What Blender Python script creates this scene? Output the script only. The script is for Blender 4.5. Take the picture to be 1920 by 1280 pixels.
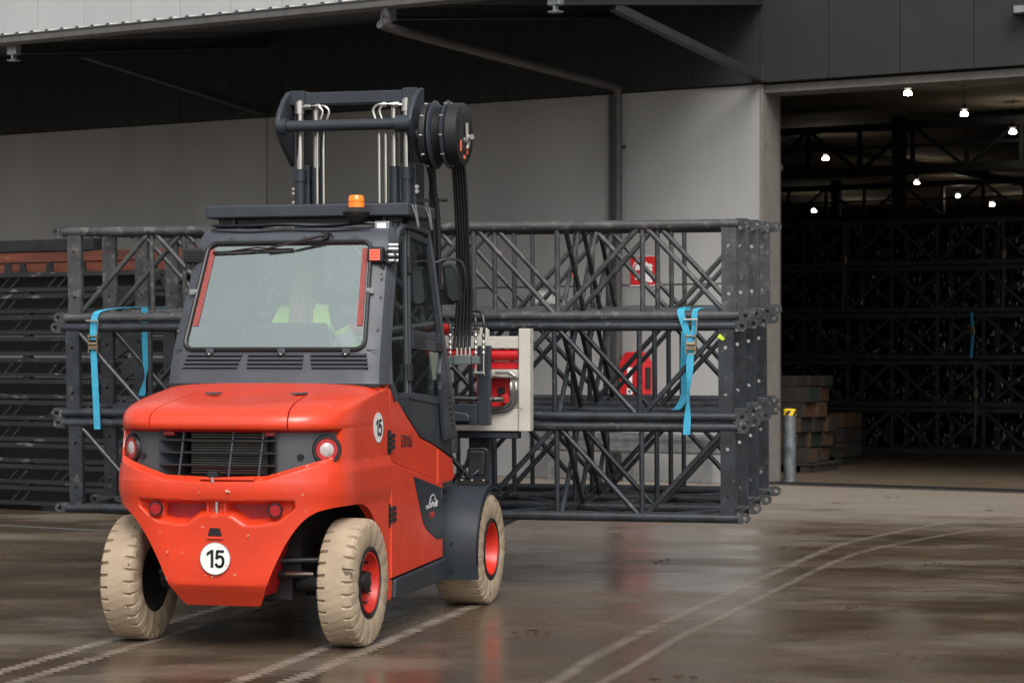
import bpy, bmesh, math, random
from mathutils import Vector, Matrix, noise
random.seed(7)
R = math.radians
S = bpy.context.scene
for o in list(bpy.data.objects): bpy.data.objects.remove(o)

# ------------------------------------------------------------------ camera, sky, sun, exposure
cam_d = bpy.data.cameras.new('camera'); cam = bpy.data.objects.new('camera', cam_d)
S.collection.objects.link(cam); S.camera = cam
cam.location = (0, 0, 1.69); cam.rotation_euler = (R(90), 0, 0)
cam_d.sensor_width = 36; cam_d.lens = 80.625; cam_d.shift_y = 20/1920
cam_d.clip_start = .1; cam_d.clip_end = 1500
cam_d.dof.use_dof = True; cam_d.dof.focus_distance = 14.2; cam_d.dof.aperture_fstop = 5.0
SUN_EL, SUN_AZ = 47, 170          # azimuth clockwise from +Y: behind the camera
W = bpy.data.worlds.new('World'); S.world = W; W.use_nodes = True
wn = W.node_tree; bg = wn.nodes['Background']
sk = wn.nodes.new('ShaderNodeTexSky'); sk.sky_type = 'NISHITA'; sk.sun_disc = False
sk.sun_elevation = R(SUN_EL); sk.sun_rotation = R(SUN_AZ); sk.dust_density = 3.0; sk.air_density = 1.0
hs = wn.nodes.new('ShaderNodeHueSaturation'); hs.inputs['Saturation'].default_value = .16
wn.links.new(sk.outputs[0], hs.inputs['Color']); wn.links.new(hs.outputs[0], bg.inputs[0])
bg.inputs[1].default_value = .10
sun_d = bpy.data.lights.new('sun', 'SUN'); sun = bpy.data.objects.new('sun', sun_d); S.collection.objects.link(sun)
sun_d.energy = 1.7; sun_d.angle = R(34); sun_d.color = (1, .975, .94)
az, el = R(SUN_AZ), R(SUN_EL)
sun.rotation_euler = (Vector((math.sin(az)*math.cos(el), math.cos(az)*math.cos(el), math.sin(el)))).to_track_quat('Z', 'Y').to_euler()
sun.location = (0, -20, 30)
S.render.engine = 'CYCLES'
S.view_settings.view_transform = 'Standard'; S.view_settings.look = 'None'
S.view_settings.gamma = 1; S.view_settings.use_curve_mapping = False
S.view_settings.exposure = .66

# ------------------------------------------------------------------ materials
def mat(name, col, rough=.5, metal=0., var=.15, scale=6., bump=0., bscale=40., col2=None, coat=0., spec=.5, rvar=.1, stretch=(1, 1, 1), emit=0, speck=None, rand=True):
    m = bpy.data.materials.new(name); m.use_nodes = True
    nt = m.node_tree; N = nt.nodes; L = nt.links; b = N['Principled BSDF']
    tc = N.new('ShaderNodeTexCoord'); mp = N.new('ShaderNodeMapping'); L.new(tc.outputs['Object'], mp.inputs[0])
    mp.inputs['Scale'].default_value = stretch
    if rand:
        oi = N.new('ShaderNodeObjectInfo'); vm = N.new('ShaderNodeVectorMath'); vm.operation = 'SCALE'
        vm.inputs[0].default_value = (31, 17, 23); L.new(oi.outputs['Random'], vm.inputs['Scale']); L.new(vm.outputs[0], mp.inputs['Location'])
    nz = N.new('ShaderNodeTexNoise'); nz.inputs['Scale'].default_value = scale; nz.inputs['Detail'].default_value = 7; nz.inputs['Roughness'].default_value = .62
    L.new(mp.outputs[0], nz.inputs['Vector'])
    mx = N.new('ShaderNodeMix'); mx.data_type = 'RGBA'
    c2 = col2 or tuple(max(0, c*(1-2*var)) for c in col)
    c1 = col if col2 else tuple(c*(1+var) for c in col)
    mx.inputs[6].default_value = (*c1, 1); mx.inputs[7].default_value = (*c2, 1)
    rmp = N.new('ShaderNodeMapRange'); rmp.inputs[1].default_value = .3; rmp.inputs[2].default_value = .7
    L.new(nz.outputs[0], rmp.inputs[0]); L.new(rmp.outputs[0], mx.inputs[0])
    out = mx.outputs[2]
    if speck:   # (colour, threshold, scale): scuffs, chips and drops
        n2 = N.new('ShaderNodeTexNoise'); n2.inputs['Scale'].default_value = speck[2]; n2.inputs['Detail'].default_value = 4
        L.new(mp.outputs[0], n2.inputs['Vector'])
        r2 = N.new('ShaderNodeMapRange'); r2.inputs[1].default_value = speck[1]; r2.inputs[2].default_value = speck[1]+.05
        L.new(n2.outputs[0], r2.inputs[0])
        m2 = N.new('ShaderNodeMix'); m2.data_type = 'RGBA'; m2.inputs[7].default_value = (*speck[0], 1)
        L.new(out, m2.inputs[6]); L.new(r2.outputs[0], m2.inputs[0]); out = m2.outputs[2]
    L.new(out, b.inputs['Base Color'])
    rr = N.new('ShaderNodeMapRange'); rr.inputs[3].default_value = max(.02, rough-rvar); rr.inputs[4].default_value = min(1, rough+rvar)
    L.new(nz.outputs[0], rr.inputs[0]); L.new(rr.outputs[0], b.inputs['Roughness'])
    b.inputs['Metallic'].default_value = metal; b.inputs['Coat Weight'].default_value = coat; b.inputs['Specular IOR Level'].default_value = spec
    b.inputs['Coat Roughness'].default_value = .15
    if bump:
        nb = N.new('ShaderNodeTexNoise'); nb.inputs['Scale'].default_value = bscale; nb.inputs['Detail'].default_value = 5
        L.new(mp.outputs[0], nb.inputs['Vector'])
        bp = N.new('ShaderNodeBump'); bp.inputs['Strength'].default_value = bump; bp.inputs['Distance'].default_value = .01
        L.new(nb.outputs[0], bp.inputs['Height']); L.new(bp.outputs[0], b.inputs['Normal'])
    if emit:
        b.inputs['Emission Color'].default_value = (*col, 1); b.inputs['Emission Strength'].default_value = emit
    return m

def glass(name, tint, fac, film=0., filmcol=(.4, .42, .4)):
    m = bpy.data.materials.new(name); m.use_nodes = True
    nt = m.node_tree; N = nt.nodes; L = nt.links; N.remove(N['Principled BSDF'])
    t = N.new('ShaderNodeBsdfTransparent'); t.inputs[0].default_value = (*tint, 1)
    g = N.new('ShaderNodeBsdfGlossy'); g.inputs['Roughness'].default_value = .03; g.inputs[0].default_value = (.86, 1, .97, 1)
    lw = N.new('ShaderNodeLayerWeight'); lw.inputs[0].default_value = .25
    mr = N.new('ShaderNodeMapRange'); mr.inputs[3].default_value = fac; mr.inputs[4].default_value = min(1, fac+.35)
    L.new(lw.outputs['Facing'], mr.inputs[0])
    x = N.new('ShaderNodeMixShader'); L.new(mr.outputs[0], x.inputs[0]); L.new(t.outputs[0], x.inputs[1]); L.new(g.outputs[0], x.inputs[2])
    out = x
    if film:
        tc = N.new('ShaderNodeTexCoord'); nz = N.new('ShaderNodeTexNoise'); nz.inputs['Scale'].default_value = 5; nz.inputs['Detail'].default_value = 8
        L.new(tc.outputs['Object'], nz.inputs[0])
        r = N.new('ShaderNodeMapRange'); r.inputs[1].default_value = .2; r.inputs[2].default_value = .8; r.inputs[3].default_value = film*.6; r.inputs[4].default_value = film*1.4
        L.new(nz.outputs[0], r.inputs[0])
        d = N.new('ShaderNodeBsdfDiffuse'); d.inputs[0].default_value = (*filmcol, 1)
        y = N.new('ShaderNodeMixShader'); L.new(r.outputs[0], y.inputs[0]); L.new(x.outputs[0], y.inputs[1]); L.new(d.outputs[0], y.inputs[2]); out = y
    L.new(out.outputs[0], N['Material Output'].inputs[0])
    return m

M = {}
M['red'] = mat('red_paint', (.73, .051, .0155), .38, var=.08, scale=3, coat=.4, bump=.03, bscale=160, rvar=.2, speck=((.6, .33, .24), .70, 22))
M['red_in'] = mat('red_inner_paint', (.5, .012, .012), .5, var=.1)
M['red_rim'] = mat('red_rim_paint', (.62, .025, .012), .4, var=.12, speck=((.2, .05, .03), .68, 20))
M['grey'] = mat('grey_plastic', (.058, .065, .077), .5, var=.1, scale=5, bump=.06, bscale=220)
M['dgrey'] = mat('dark_grey_steel', (.036, .042, .051), .42, var=.15, scale=4, bump=.03)
M['panel'] = mat('dark_side_plastic', (.026, .033, .041), .42, var=.1, scale=4)
M['lampgrey'] = mat('grey_lamp_panel', (.066, .072, .08), .5, var=.08)
M['pocketred'] = mat('dark_red_plate', (.36, .012, .018), .4, var=.12)
M['chip'] = mat('chipped_primer', (.62, .5, .44), .7, var=.15)
M['hallstack'] = mat('hall_truss_steel', (.027, .027, .026), .5, var=.3, scale=5)
M['fin'] = mat('radiator_fin', (.2, .19, .17), .5, .3, var=.2)
M['zincdull'] = mat('weathered_galvanised_steel', (.15, .165, .175), .6, .5, var=.3, scale=9)
M['block'] = mat('valve_block_paint', (.17, .2, .2), .4, .3, var=.15)
M['black'] = mat('black_plastic', (.013, .014, .015), .45, var=.2)
M['void'] = mat('black_underbody', (.008, .008, .008), .8, var=.3)
M['rubber'] = mat('hose_rubber', (.012, .013, .014), .4, var=.2)
M['tyre'] = mat('tan_tyre_rubber', (.46, .36, .25), .75, scale=4, col2=(.30, .225, .15), bump=.12, bscale=60, speck=((.1, .08, .06), .66, 11))
M['chrome'] = mat('chrome_steel', (.62, .6, .56), .2, 1, var=.1)
M['zinc'] = mat('galvanised_steel', (.42, .44, .45), .42, .9, var=.2, scale=9)
M['bolt'] = mat('bolt_steel', (.6, .58, .54), .3, .9, var=.1)
M['white'] = mat('white_sticker', (.82, .82, .8), .45, var=.03, speck=((.6, .06, .03), .7, 30))
M['decal'] = mat('worn_white_sticker', (.8, .8, .78), .45, var=.03, speck=((.6, .05, .025), .66, 22))
M['whiteclean'] = mat('white_print', (.85, .85, .84), .5, var=.02)
M['ink'] = mat('black_print', (.012, .012, .014), .5, var=.05)
M['redprint'] = mat('red_print', (.6, .03, .03), .5, var=.05)
M['carriage'] = mat('cream_carriage_paint', (.52, .49, .43), .5, var=.1, scale=4, speck=((.16, .08, .04), .66, 8))
M['redcyl'] = mat('red_cylinder_paint', (.55, .012, .016), .4, var=.12)
M['amber'] = mat('amber_lens', (.95, .22, .015), .2, var=.05, coat=.5, emit=.12)
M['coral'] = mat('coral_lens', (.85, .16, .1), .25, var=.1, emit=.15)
M['lamp'] = mat('clear_lens', (.5, .45, .44), .3, var=.25, scale=90)
M['redlens'] = mat('red_lens', (.4, .008, .012), .2, var=.1, coat=.5)
M['reflector'] = mat('red_reflector', (.35, .01, .015), .25, var=.1, scale=80)
M['tape'] = mat('red_window_tape', (.3, .06, .05), .7, var=.3, scale=120)
M['truss'] = mat('lattice_steel_paint', (.026, .031, .037), .33, var=.3, scale=7, bump=.12, bscale=50, speck=((.06, .062, .063), .63, 18))
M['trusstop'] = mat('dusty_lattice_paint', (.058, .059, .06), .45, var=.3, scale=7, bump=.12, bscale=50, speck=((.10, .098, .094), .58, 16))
M['lug'] = mat('worn_lug_steel', (.055, .058, .06), .48, .2, var=.3, scale=14, speck=((.2, .19, .18), .6, 30))
M['strap'] = mat('blue_webbing', (.045, .36, .55), .7, var=.1, scale=30, bump=.2, bscale=300)
M['ratchet'] = mat('ratchet_steel', (.42, .33, .22), .35, .9, var=.2, scale=20)
M['stack'] = mat('stored_black_steel', (.014, .016, .017), .36, var=.35, scale=6, speck=((.09, .095, .10), .68, 9))
M['stackrail'] = mat('stored_rail_steel', (.014, .0165, .018), .36, var=.3, scale=8, stretch=(.3, 1, 1), speck=((.11, .11, .1), .64, 14))
M['rust'] = mat('rust_red_paint', (.12, .032, .017), .55, var=.25, scale=3, stretch=(.4, 1, 3), speck=((.35, .16, .07), .68, 14))
M['conc'] = mat('precast_concrete', (.315, .312, .305), .85, var=.09, scale=.8, stretch=(1, 1, .3), bump=.12, bscale=30)
M['joint'] = mat('joint_sealant', (.1, .098, .092), .8, var=.1)
M['clad'] = mat('anthracite_cladding', (.0155, .0185, .019), .62, var=.1, scale=2)
M['upper'] = mat('pale_grey_cladding', (.38, .39, .38), .5, var=.04, scale=1.2, stretch=(1, 1, .15))
M['soffit'] = mat('canopy_underside', (.05, .054, .054), .65, var=.15)
M['beam'] = mat('canopy_beam_paint', (.02, .022, .023), .55, var=.15)
M['pipe'] = mat('dark_downpipe', (.06, .057, .055), .5, var=.15)
M['gutter'] = mat('gutter_metal', (.13, .125, .12), .42, .3, var=.12)
M['roof'] = mat('roof_sheet_metal', (.7, .69, .66), .45, .1, var=.08)
M['jamb'] = mat('door_jamb', (.17, .155, .14), .7, var=.1)
M['hall'] = mat('hall_roof_lining', (.3, .24, .17), .9, var=.3, scale=.25)
M['hallsteel'] = mat('hall_steel', (.022, .024, .026), .6, var=.2)
M['hallfloor'] = mat('hall_floor_concrete', (.14, .105, .07), .38, var=.2, scale=.5, rand=False)
M['timber'] = mat('weathered_timber', (.075, .04, .018), .8, var=.35, scale=5, stretch=(1, 4, 4), bump=.2)
M['timberdark'] = mat('dark_timber', (.03, .024, .018), .8, var=.35, scale=5, stretch=(1, 4, 4), bump=.2)
M['orange'] = mat('orange_timber', (.085, .036, .014), .8, var=.3, scale=6)
M['green'] = mat('green_painted_end', (.014, .028, .016), .8, var=.3, scale=6)
M['sign'] = mat('red_sign', (.62, .012, .012), .4, var=.03)
M['yellow'] = mat('yellow_tape', (.75, .5, .02), .5, var=.1)
M['lime'] = mat('lime_paint_mark', (.6, .75, .05), .6, var=.1)
M['bulb'] = mat('lamp_glow', (1, .9, .74), .5, var=0, emit=60)
M['crane'] = mat('yellow_crane_paint', (.4, .2, .02), .6, var=.2)
M['bluegrey'] = mat('blue_grey_board', (.12, .17, .22), .7, var=.2, scale=.6)
M['jacket'] = mat('dark_jacket', (.03, .032, .036), .8, var=.2, bump=.2)
M['hivis'] = mat('lime_hi_vis_cloth', (.6, .98, .12), .7, var=.06, emit=0)
M['band'] = mat('grey_reflective_band', (.7, .71, .7), .5, var=.06)
M['skin'] = mat('skin', (.55, .33, .24), .55, var=.06)
M['hair'] = mat('blonde_hair', (.3, .2, .12), .55, var=.3, scale=30, stretch=(3, 3, .3))
M['seat'] = mat('seat_cloth', (.02, .021, .023), .85, var=.2)
M['glass_rear'] = glass('rear_cab_glass', (.95, 1, .98), .43, .03, (.5, .56, .55))
M['glass_side'] = glass('side_cab_glass', (.5, .57, .56), .045, .02)
M['mirror'] = mat('mirror_glass', (.28, .3, .32), .04, 1, var=.02, rvar=.01)
M['dust'] = None

def ground_mat():
    m = bpy.data.materials.new('wet_concrete_yard'); m.use_nodes = True
    nt = m.node_tree; N = nt.nodes; L = nt.links; b = N['Principled BSDF']
    tc = N.new('ShaderNodeTexCoord'); P = tc.outputs['Object']
    def noise_(scale, st=(1, 1, 1), det=6, rot=0., rough=.6):
        mp = N.new('ShaderNodeMapping'); mp.inputs['Scale'].default_value = st; mp.inputs['Rotation'].default_value = (0, 0, rot); L.new(P, mp.inputs[0])
        n = N.new('ShaderNodeTexNoise'); n.inputs['Scale'].default_value = scale; n.inputs['Detail'].default_value = det; n.inputs['Roughness'].default_value = rough
        L.new(mp.outputs[0], n.inputs[0]); return n.outputs[0]
    def mapr(x, a, c, lo=0., hi=1.):
        r = N.new('ShaderNodeMapRange'); r.interpolation_type = 'SMOOTHSTEP'
        for i, v in enumerate((a, c, lo, hi)): r.inputs[1+i].default_value = v
        L.new(x, r.inputs[0]); return r.outputs[0]
    def math_(op, a, c):
        n = N.new('ShaderNodeMath'); n.operation = op
        for i, v in enumerate((a, c)):
            if isinstance(v, (int, float)): n.inputs[i].default_value = v
            else: L.new(v, n.inputs[i])
        return n.outputs[0]
    def mixc(f, a, c):
        n = N.new('ShaderNodeMix'); n.data_type = 'RGBA'; L.new(f, n.inputs[0])
        for i, v in ((6, a), (7, c)):
            if isinstance(v, tuple): n.inputs[i].default_value = (*v, 1)
            else: L.new(v, n.inputs[i])
        return n.outputs[2]
    # distance out from the wall, rain-sheltered strip in front of it stays drier
    dt = N.new('ShaderNodeVectorMath'); dt.operation = 'DOT_PRODUCT'; dt.inputs[1].default_value = (-.5225, -.8526, 0); L.new(P, dt.inputs[0])
    q = math_('ADD', dt.outputs['Value'], .5225*3.18+.8526*29.3)
    big = noise_(.55, (.45, 1, 1), 5, .25)
    q2 = math_('ADD', q, math_('MULTIPLY', math_('SUBTRACT', big, .5), 7.))
    wet0 = mapr(math_('ADD', q2, math_('MULTIPLY', math_('SUBTRACT', noise_(1.6, (.6, 1, 1), 7, .2), .5), 6.)), 2.2, 7.4)
    patch = noise_(.8, (.6, 1., 1), 7, .3)
    wet = math_('MULTIPLY', wet0, mapr(patch, .30, .52, .55, 1.))
    streak = noise_(1.1, (.5, 1., 1), 8, .45, .68)
    fine = noise_(14, (1, 1, 1), 8)
    dry_c = mixc(streak, (.185, .15, .117), (.285, .24, .195))
    wet_c = mixc(streak, (.042, .0285, .018), (.14, .097, .061))
    c = mixc(wet, dry_c, wet_c)
    c = mixc(mapr(fine, .35, .75, 0, .35), c, (.055, .046, .037))
    vo = N.new('ShaderNodeTexVoronoi'); vo.inputs['Scale'].default_value = 75; L.new(P, vo.inputs['Vector'])
    c = mixc(mapr(vo.outputs['Distance'], .0, .32, .55, 0), c, (.21, .175, .14))
    grit = noise_(120, (1, 1, 1), 3)
    c = mixc(mapr(grit, .55, .75, 0, .45), c, (.03, .024, .018))
    L.new(c, b.inputs['Base Color'])
    pud = mapr(noise_(.55, (.6, 1., 1), 5, .3), .44, .6)
    rw = math_('ADD', mapr(streak, .3, .7, .17, .34), math_('MULTIPLY', pud, -.12))
    rough = N.new('ShaderNodeMix'); rough.data_type = 'FLOAT'; L.new(wet, rough.inputs[0]); rough.inputs[2].default_value = .62; L.new(rw, rough.inputs[3])
    L.new(rough.outputs[0], b.inputs['Roughness'])
    bp = N.new('ShaderNodeBump'); bp.inputs['Strength'].default_value = .16; bp.inputs['Distance'].default_value = .005
    L.new(noise_(40, (1, 1, 1), 8, 0, .7), bp.inputs['Height']); L.new(bp.outputs[0], b.inputs['Normal'])
    return m
M['ground'] = ground_mat()

def track_mat(teeth):
    m = bpy.data.materials.new('pale_tyre_mark'); m.use_nodes = True
    nt = m.node_tree; N = nt.nodes; L = nt.links; b = N['Principled BSDF']
    b.inputs['Base Color'].default_value = (.36, .30, .245, 1); b.inputs['Roughness'].default_value = .45
    tc = N.new('ShaderNodeTexCoord'); uv = N.new('ShaderNodeUVMap')
    n = N.new('ShaderNodeTexNoise'); n.inputs['Scale'].default_value = 5; n.inputs['Detail'].default_value = 8; L.new(tc.outputs['Object'], n.inputs[0])
    sx = N.new('ShaderNodeSeparateXYZ'); L.new(uv.outputs[0], sx.inputs[0])
    a = N.new('ShaderNodeMath'); a.operation = 'PINGPONG'; a.inputs[1].default_value = .5; L.new(sx.outputs[0], a.inputs[0])
    r = N.new('ShaderNodeMapRange'); r.interpolation_type = 'SMOOTHSTEP'; r.inputs[1].default_value = 0; r.inputs[2].default_value = .42; L.new(a.outputs[0], r.inputs[0])
    r2 = N.new('ShaderNodeMapRange'); r2.inputs[1].default_value = .2; r2.inputs[2].default_value = .62; L.new(n.outputs[0], r2.inputs[0])
    if teeth:
        sn = N.new('ShaderNodeMath'); sn.operation = 'MULTIPLY'; sn.inputs[1].default_value = 2*math.pi/.085; n3 = N.new('ShaderNodeTexNoise'); n3.inputs['Scale'].default_value = 3; L.new(tc.outputs['Object'], n3.inputs[0]); n4 = N.new('ShaderNodeMath'); n4.operation = 'MULTIPLY_ADD'; n4.inputs[1].default_value = .12; L.new(n3.outputs[0], n4.inputs[0]); L.new(sx.outputs[1], n4.inputs[2]); L.new(n4.outputs[0], sn.inputs[0])
        s2 = N.new('ShaderNodeMath'); s2.operation = 'SINE'; L.new(sn.outputs[0], s2.inputs[0])
        s3 = N.new('ShaderNodeMapRange'); s3.inputs[1].default_value = -.5; s3.inputs[2].default_value = .5; s3.inputs[3].default_value = .08; s3.inputs[4].default_value = .26; L.new(s2.outputs[0], s3.inputs[0])
        L.new(s3.outputs[0], r.inputs[1]); ad = N.new('ShaderNodeMath'); ad.operation = 'ADD'; ad.inputs[1].default_value = .1; L.new(s3.outputs[0], ad.inputs[0]); L.new(ad.outputs[0], r.inputs[2])
        m_fac = .66
    else: m_fac = .42
    mu = N.new('ShaderNodeMath'); mu.operation = 'MULTIPLY'; L.new(r.outputs[0], mu.inputs[0]); L.new(r2.outputs[0], mu.inputs[1])
    m2 = N.new('ShaderNodeMath'); m2.operation = 'MULTIPLY'; m2.inputs[1].default_value = m_fac; L.new(mu.outputs[0], m2.inputs[0])
    L.new(m2.outputs[0], b.inputs['Alpha'])
    return m
M['track'] = track_mat(False); M['treadtrack'] = track_mat(True)

# ------------------------------------------------------------------ mesh helpers
def merge(*parts):
    V, Fc = [], []
    for v, f in parts:
        n = len(V); V += list(v); Fc += [tuple(i+n for i in q) for q in f]
    return V, Fc
def box(cx, cy, cz, sx, sy, sz):
    x, y, z = sx/2, sy/2, sz/2
    V = [(cx+a*x, cy+b*y, cz+c*z) for a in (-1, 1) for b in (-1, 1) for c in (-1, 1)]
    return V, [(0, 1, 3, 2), (4, 6, 7, 5), (0, 4, 5, 1), (2, 3, 7, 6), (0, 2, 6, 4), (1, 5, 7, 3)]
def box2(x0, x1, y0, y1, z0, z1): return box((x0+x1)/2, (y0+y1)/2, (z0+z1)/2, x1-x0, y1-y0, z1-z0)
def frame_of(d, up=None):
    d = Vector(d).normalized(); up = Vector(up or (0, 0, 1))
    if abs(d.dot(up)) > .98: up = Vector((0, 1, 0))
    s = d.cross(up).normalized(); return s, s.cross(d).normalized()
def pipe(pts, r, n=8, cap=True):
    pts = [Vector(p) for p in pts]; V, Fc = [], []
    s, u = frame_of(pts[1]-pts[0]); rr = r if isinstance(r, (list, tuple)) else [r]*len(pts)
    for i, p in enumerate(pts):
        d = (pts[min(i+1, len(pts)-1)]-pts[max(i-1, 0)]).normalized()
        u = (u-d*u.dot(d)).normalized(); s = d.cross(u)
        for k in range(n):
            a = 2*math.pi*k/n; V.append(tuple(p+(s*math.cos(a)+u*math.sin(a))*rr[i]))
    for i in range(len(pts)-1):
        for k in range(n): Fc.append((i*n+k, i*n+(k+1) % n, (i+1)*n+(k+1) % n, (i+1)*n+k))
    if cap: Fc.append(tuple(range(n))[::-1]); Fc.append(tuple((len(pts)-1)*n+k for k in range(n)))
    return V, Fc
def tube(a, b, r, n=10): return pipe([a, b], r, n)
def smooth_pts(pts, k=6):
    P = [Vector(p) for p in pts]; out = []
    for i in range(len(P)-1):
        p0, p1, p2, p3 = P[max(i-1, 0)], P[i], P[i+1], P[min(i+2, len(P)-1)]
        for j in range(k):
            t = j/k; out.append(.5*((2*p1)+(p2-p0)*t+(2*p0-5*p1+4*p2-p3)*t*t+(3*p1-p0-3*p2+p3)*t**3))
    out.append(P[-1]); return out
def bar(a, b, w, h, up=None):
    a, b = Vector(a), Vector(b); s, u = frame_of(b-a, up); V = []
    for p in (a, b):
        for i, j in ((-1, -1), (1, -1), (1, 1), (-1, 1)): V.append(tuple(p+s*(i*w/2)+u*(j*h/2)))
    return V, [(3, 2, 1, 0), (4, 5, 6, 7)]+[(k, (k+1) % 4, 4+(k+1) % 4, 4+k) for k in range(4)]
def prism(poly, axis, lo, hi):
    f = {'x': lambda p, h: (h, p[0], p[1]), 'y': lambda p, h: (p[0], h, p[1]), 'z': lambda p, h: (p[0], p[1], h)}[axis]
    n = len(poly); V = [f(p, lo) for p in poly]+[f(p, hi) for p in poly]
    return V, [tuple(range(n))[::-1], tuple(range(n, 2*n))]+[(k, (k+1) % n, n+(k+1) % n, n+k) for k in range(n)]
def lathe(prof, n, axis='x', c=(0, 0, 0), closed=False):
    V, Fc = [], []
    for r, h in prof:
        for k in range(n):
            a = 2*math.pi*k/n; x, y = r*math.cos(a), r*math.sin(a)
            p = {'x': (h, x, y), 'y': (x, h, y), 'z': (x, y, h)}[axis]; V.append((p[0]+c[0], p[1]+c[1], p[2]+c[2]))
    m = len(prof)
    for i in range(m if closed else m-1):
        j = (i+1) % m
        for k in range(n): Fc.append((i*n+k, i*n+(k+1) % n, j*n+(k+1) % n, j*n+k))
    return V, Fc
def disc(c, r, h, axis, n=24): return lathe([(.0001, -h/2), (r, -h/2), (r, h/2), (.0001, h/2)], n, axis, c)
def grid(P):
    nu, nv = len(P), len(P[0]); V = [tuple(p) for row in P for p in row]
    return V, [(i*nv+j, i*nv+j+1, (i+1)*nv+j+1, (i+1)*nv+j) for i in range(nu-1) for j in range(nv-1)]
def ribbon(pts, w, side, th=.003):
    pts = [Vector(p) for p in pts]; V, Fc = [], []; n = len(pts)
    for i, p in enumerate(pts):
        sd = Vector(side[i] if isinstance(side, list) else side).normalized(); ww = w[i] if isinstance(w, list) else w
        d = (pts[min(i+1, n-1)]-pts[max(i-1, 0)]).normalized(); nn = d.cross(sd).normalized()
        for a, b in ((-1, -1), (1, -1), (1, 1), (-1, 1)): V.append(tuple(p+sd*(a*ww/2)+nn*(b*th/2)))
    for i in range(n-1):
        for k in range(4): Fc.append((i*4+k, i*4+(k+1) % 4, (i+1)*4+(k+1) % 4, (i+1)*4+k))
    Fc += [(3, 2, 1, 0), tuple((n-1)*4+k for k in range(4))]
    return V, Fc

def me(name, g, m, sharp=38, ref=None, flat=False):
    d = bpy.data.meshes.new(name); d.from_pydata([tuple(v) for v in g[0]], [], g[1])
    bm = bmesh.new(); bm.from_mesh(d)
    if flat: bmesh.ops.remove_doubles(bm, verts=bm.verts, dist=1e-5)
    bmesh.ops.recalc_face_normals(bm, faces=bm.faces); 
    if ref is not None:
        rv = Vector(ref)
        if sum(f.normal.dot(f.calc_center_median()-rv)*f.calc_area() for f in bm.faces) < 0: bmesh.ops.reverse_faces(bm, faces=bm.faces)
    bm.to_mesh(d); bm.free()
    for p in d.polygons: p.use_smooth = not flat
    if not flat: d.set_sharp_from_angle(angle=R(sharp))
    d.materials.append(M[m] if isinstance(m, str) else m)
    return d
def link(o, parent=None):
    S.collection.objects.link(o)
    if parent: o.parent = parent
    return o
def obj(name, g, m, parent=None, bev=0, solid=0, loc=None, sharp=38, seg=2, ref=None):
    d = g if isinstance(g, bpy.types.Mesh) else me(name, g, m, sharp, ref)
    o = link(bpy.data.objects.new(name, d), parent)
    if loc: o.location = loc
    if solid:
        s = o.modifiers.new('solid', 'SOLIDIFY'); s.thickness = solid; s.offset = -1
        dg = bpy.context.evaluated_depsgraph_get(); d2 = bpy.data.meshes.new_from_object(o.evaluated_get(dg)); o.modifiers.clear()
        o.data = d2; d2.name = name
        for p in d2.polygons: p.use_smooth = True
        d2.set_sharp_from_angle(angle=R(sharp))
    if bev:
        b = o.modifiers.new('bevel', 'BEVEL'); b.width = bev; b.segments = seg; b.limit_method = 'ANGLE'; b.angle_limit = R(40); b.harden_normals = True
    return o
def tag(o, label, cat, group=None, kind=None):
    if label: o['label'] = label
    if cat: o['category'] = cat
    if group: o['group'] = group
    if kind: o['kind'] = kind
    return o
def thing(name, label, cat, loc=(0, 0, 0), rz=0, group=None):
    o = link(bpy.data.objects.new(name, None)); o.location = loc; o.rotation_euler = (0, 0, rz); o.empty_display_size = .2
    return tag(o, label, cat, group)
def part(name, parent, loc=(0, 0, 0), rot=(0, 0, 0)):
    o = link(bpy.data.objects.new(name, None), parent); o.location = loc; o.rotation_euler = rot; o.empty_display_size = .1; return o
def kids(o): return [c for c in bpy.data.objects if c.parent == o]
def copy_tree(o, parent=None):
    c = o.copy(); S.collection.objects.link(c); c.parent = parent
    for k in kids(o): copy_tree(k, c)
    return c
def text(name, s, size, m, parent, mtx, sx=1., ext=.0015, bold=0., align='CENTER', sp=1.):
    cu = bpy.data.curves.new(name, 'FONT'); cu.body = s; cu.size = size; cu.extrude = ext; cu.offset = bold
    cu.align_x = align; cu.align_y = 'CENTER'; cu.resolution_u = 4; cu.space_character = sp
    t = bpy.data.objects.new(name, cu); S.collection.objects.link(t)
    dg = bpy.context.evaluated_depsgraph_get(); d = bpy.data.meshes.new_from_object(t.evaluated_get(dg))
    bpy.data.objects.remove(t); d.transform(mtx @ Matrix.Diagonal((sx, 1, 1, 1))); d.materials.clear(); d.materials.append(M[m])
    return link(bpy.data.objects.new(name, d), parent)
def basis(o, x, y):      # matrix whose X,Y axes are x,y and origin o
    x, y = Vector(x).normalized(), Vector(y).normalized(); z = x.cross(y)
    m = Matrix((x, y, z)).transposed().to_4x4(); m.translation = Vector(o); return m

# ------------------------------------------------------------------ ground
G = 700
obj('ground', ([(-G, -G, 0), (G, -G, 0), (G, G, 0), (-G, G, 0)], [(0, 1, 2, 3)]), 'ground')['kind'] = 'structure'
bpy.data.objects['ground']['label'] = 'wet brown concrete yard with puddles and a drier strip by the building'

# ------------------------------------------------------------------ warehouse (local x along the wall to the right, y into the building)
WA = R(-31.5); WL = (3.18, 29.3, 0)
wh = thing('warehouse', 'grey concrete and dark metal clad warehouse with a canopy and a wide open door', 'building', WL, WA)
def wpt(x, y, z=0):
    c, s = math.cos(WA), math.sin(WA); return (WL[0]+c*x-s*y, WL[1]+s*x+c*y, z)
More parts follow.
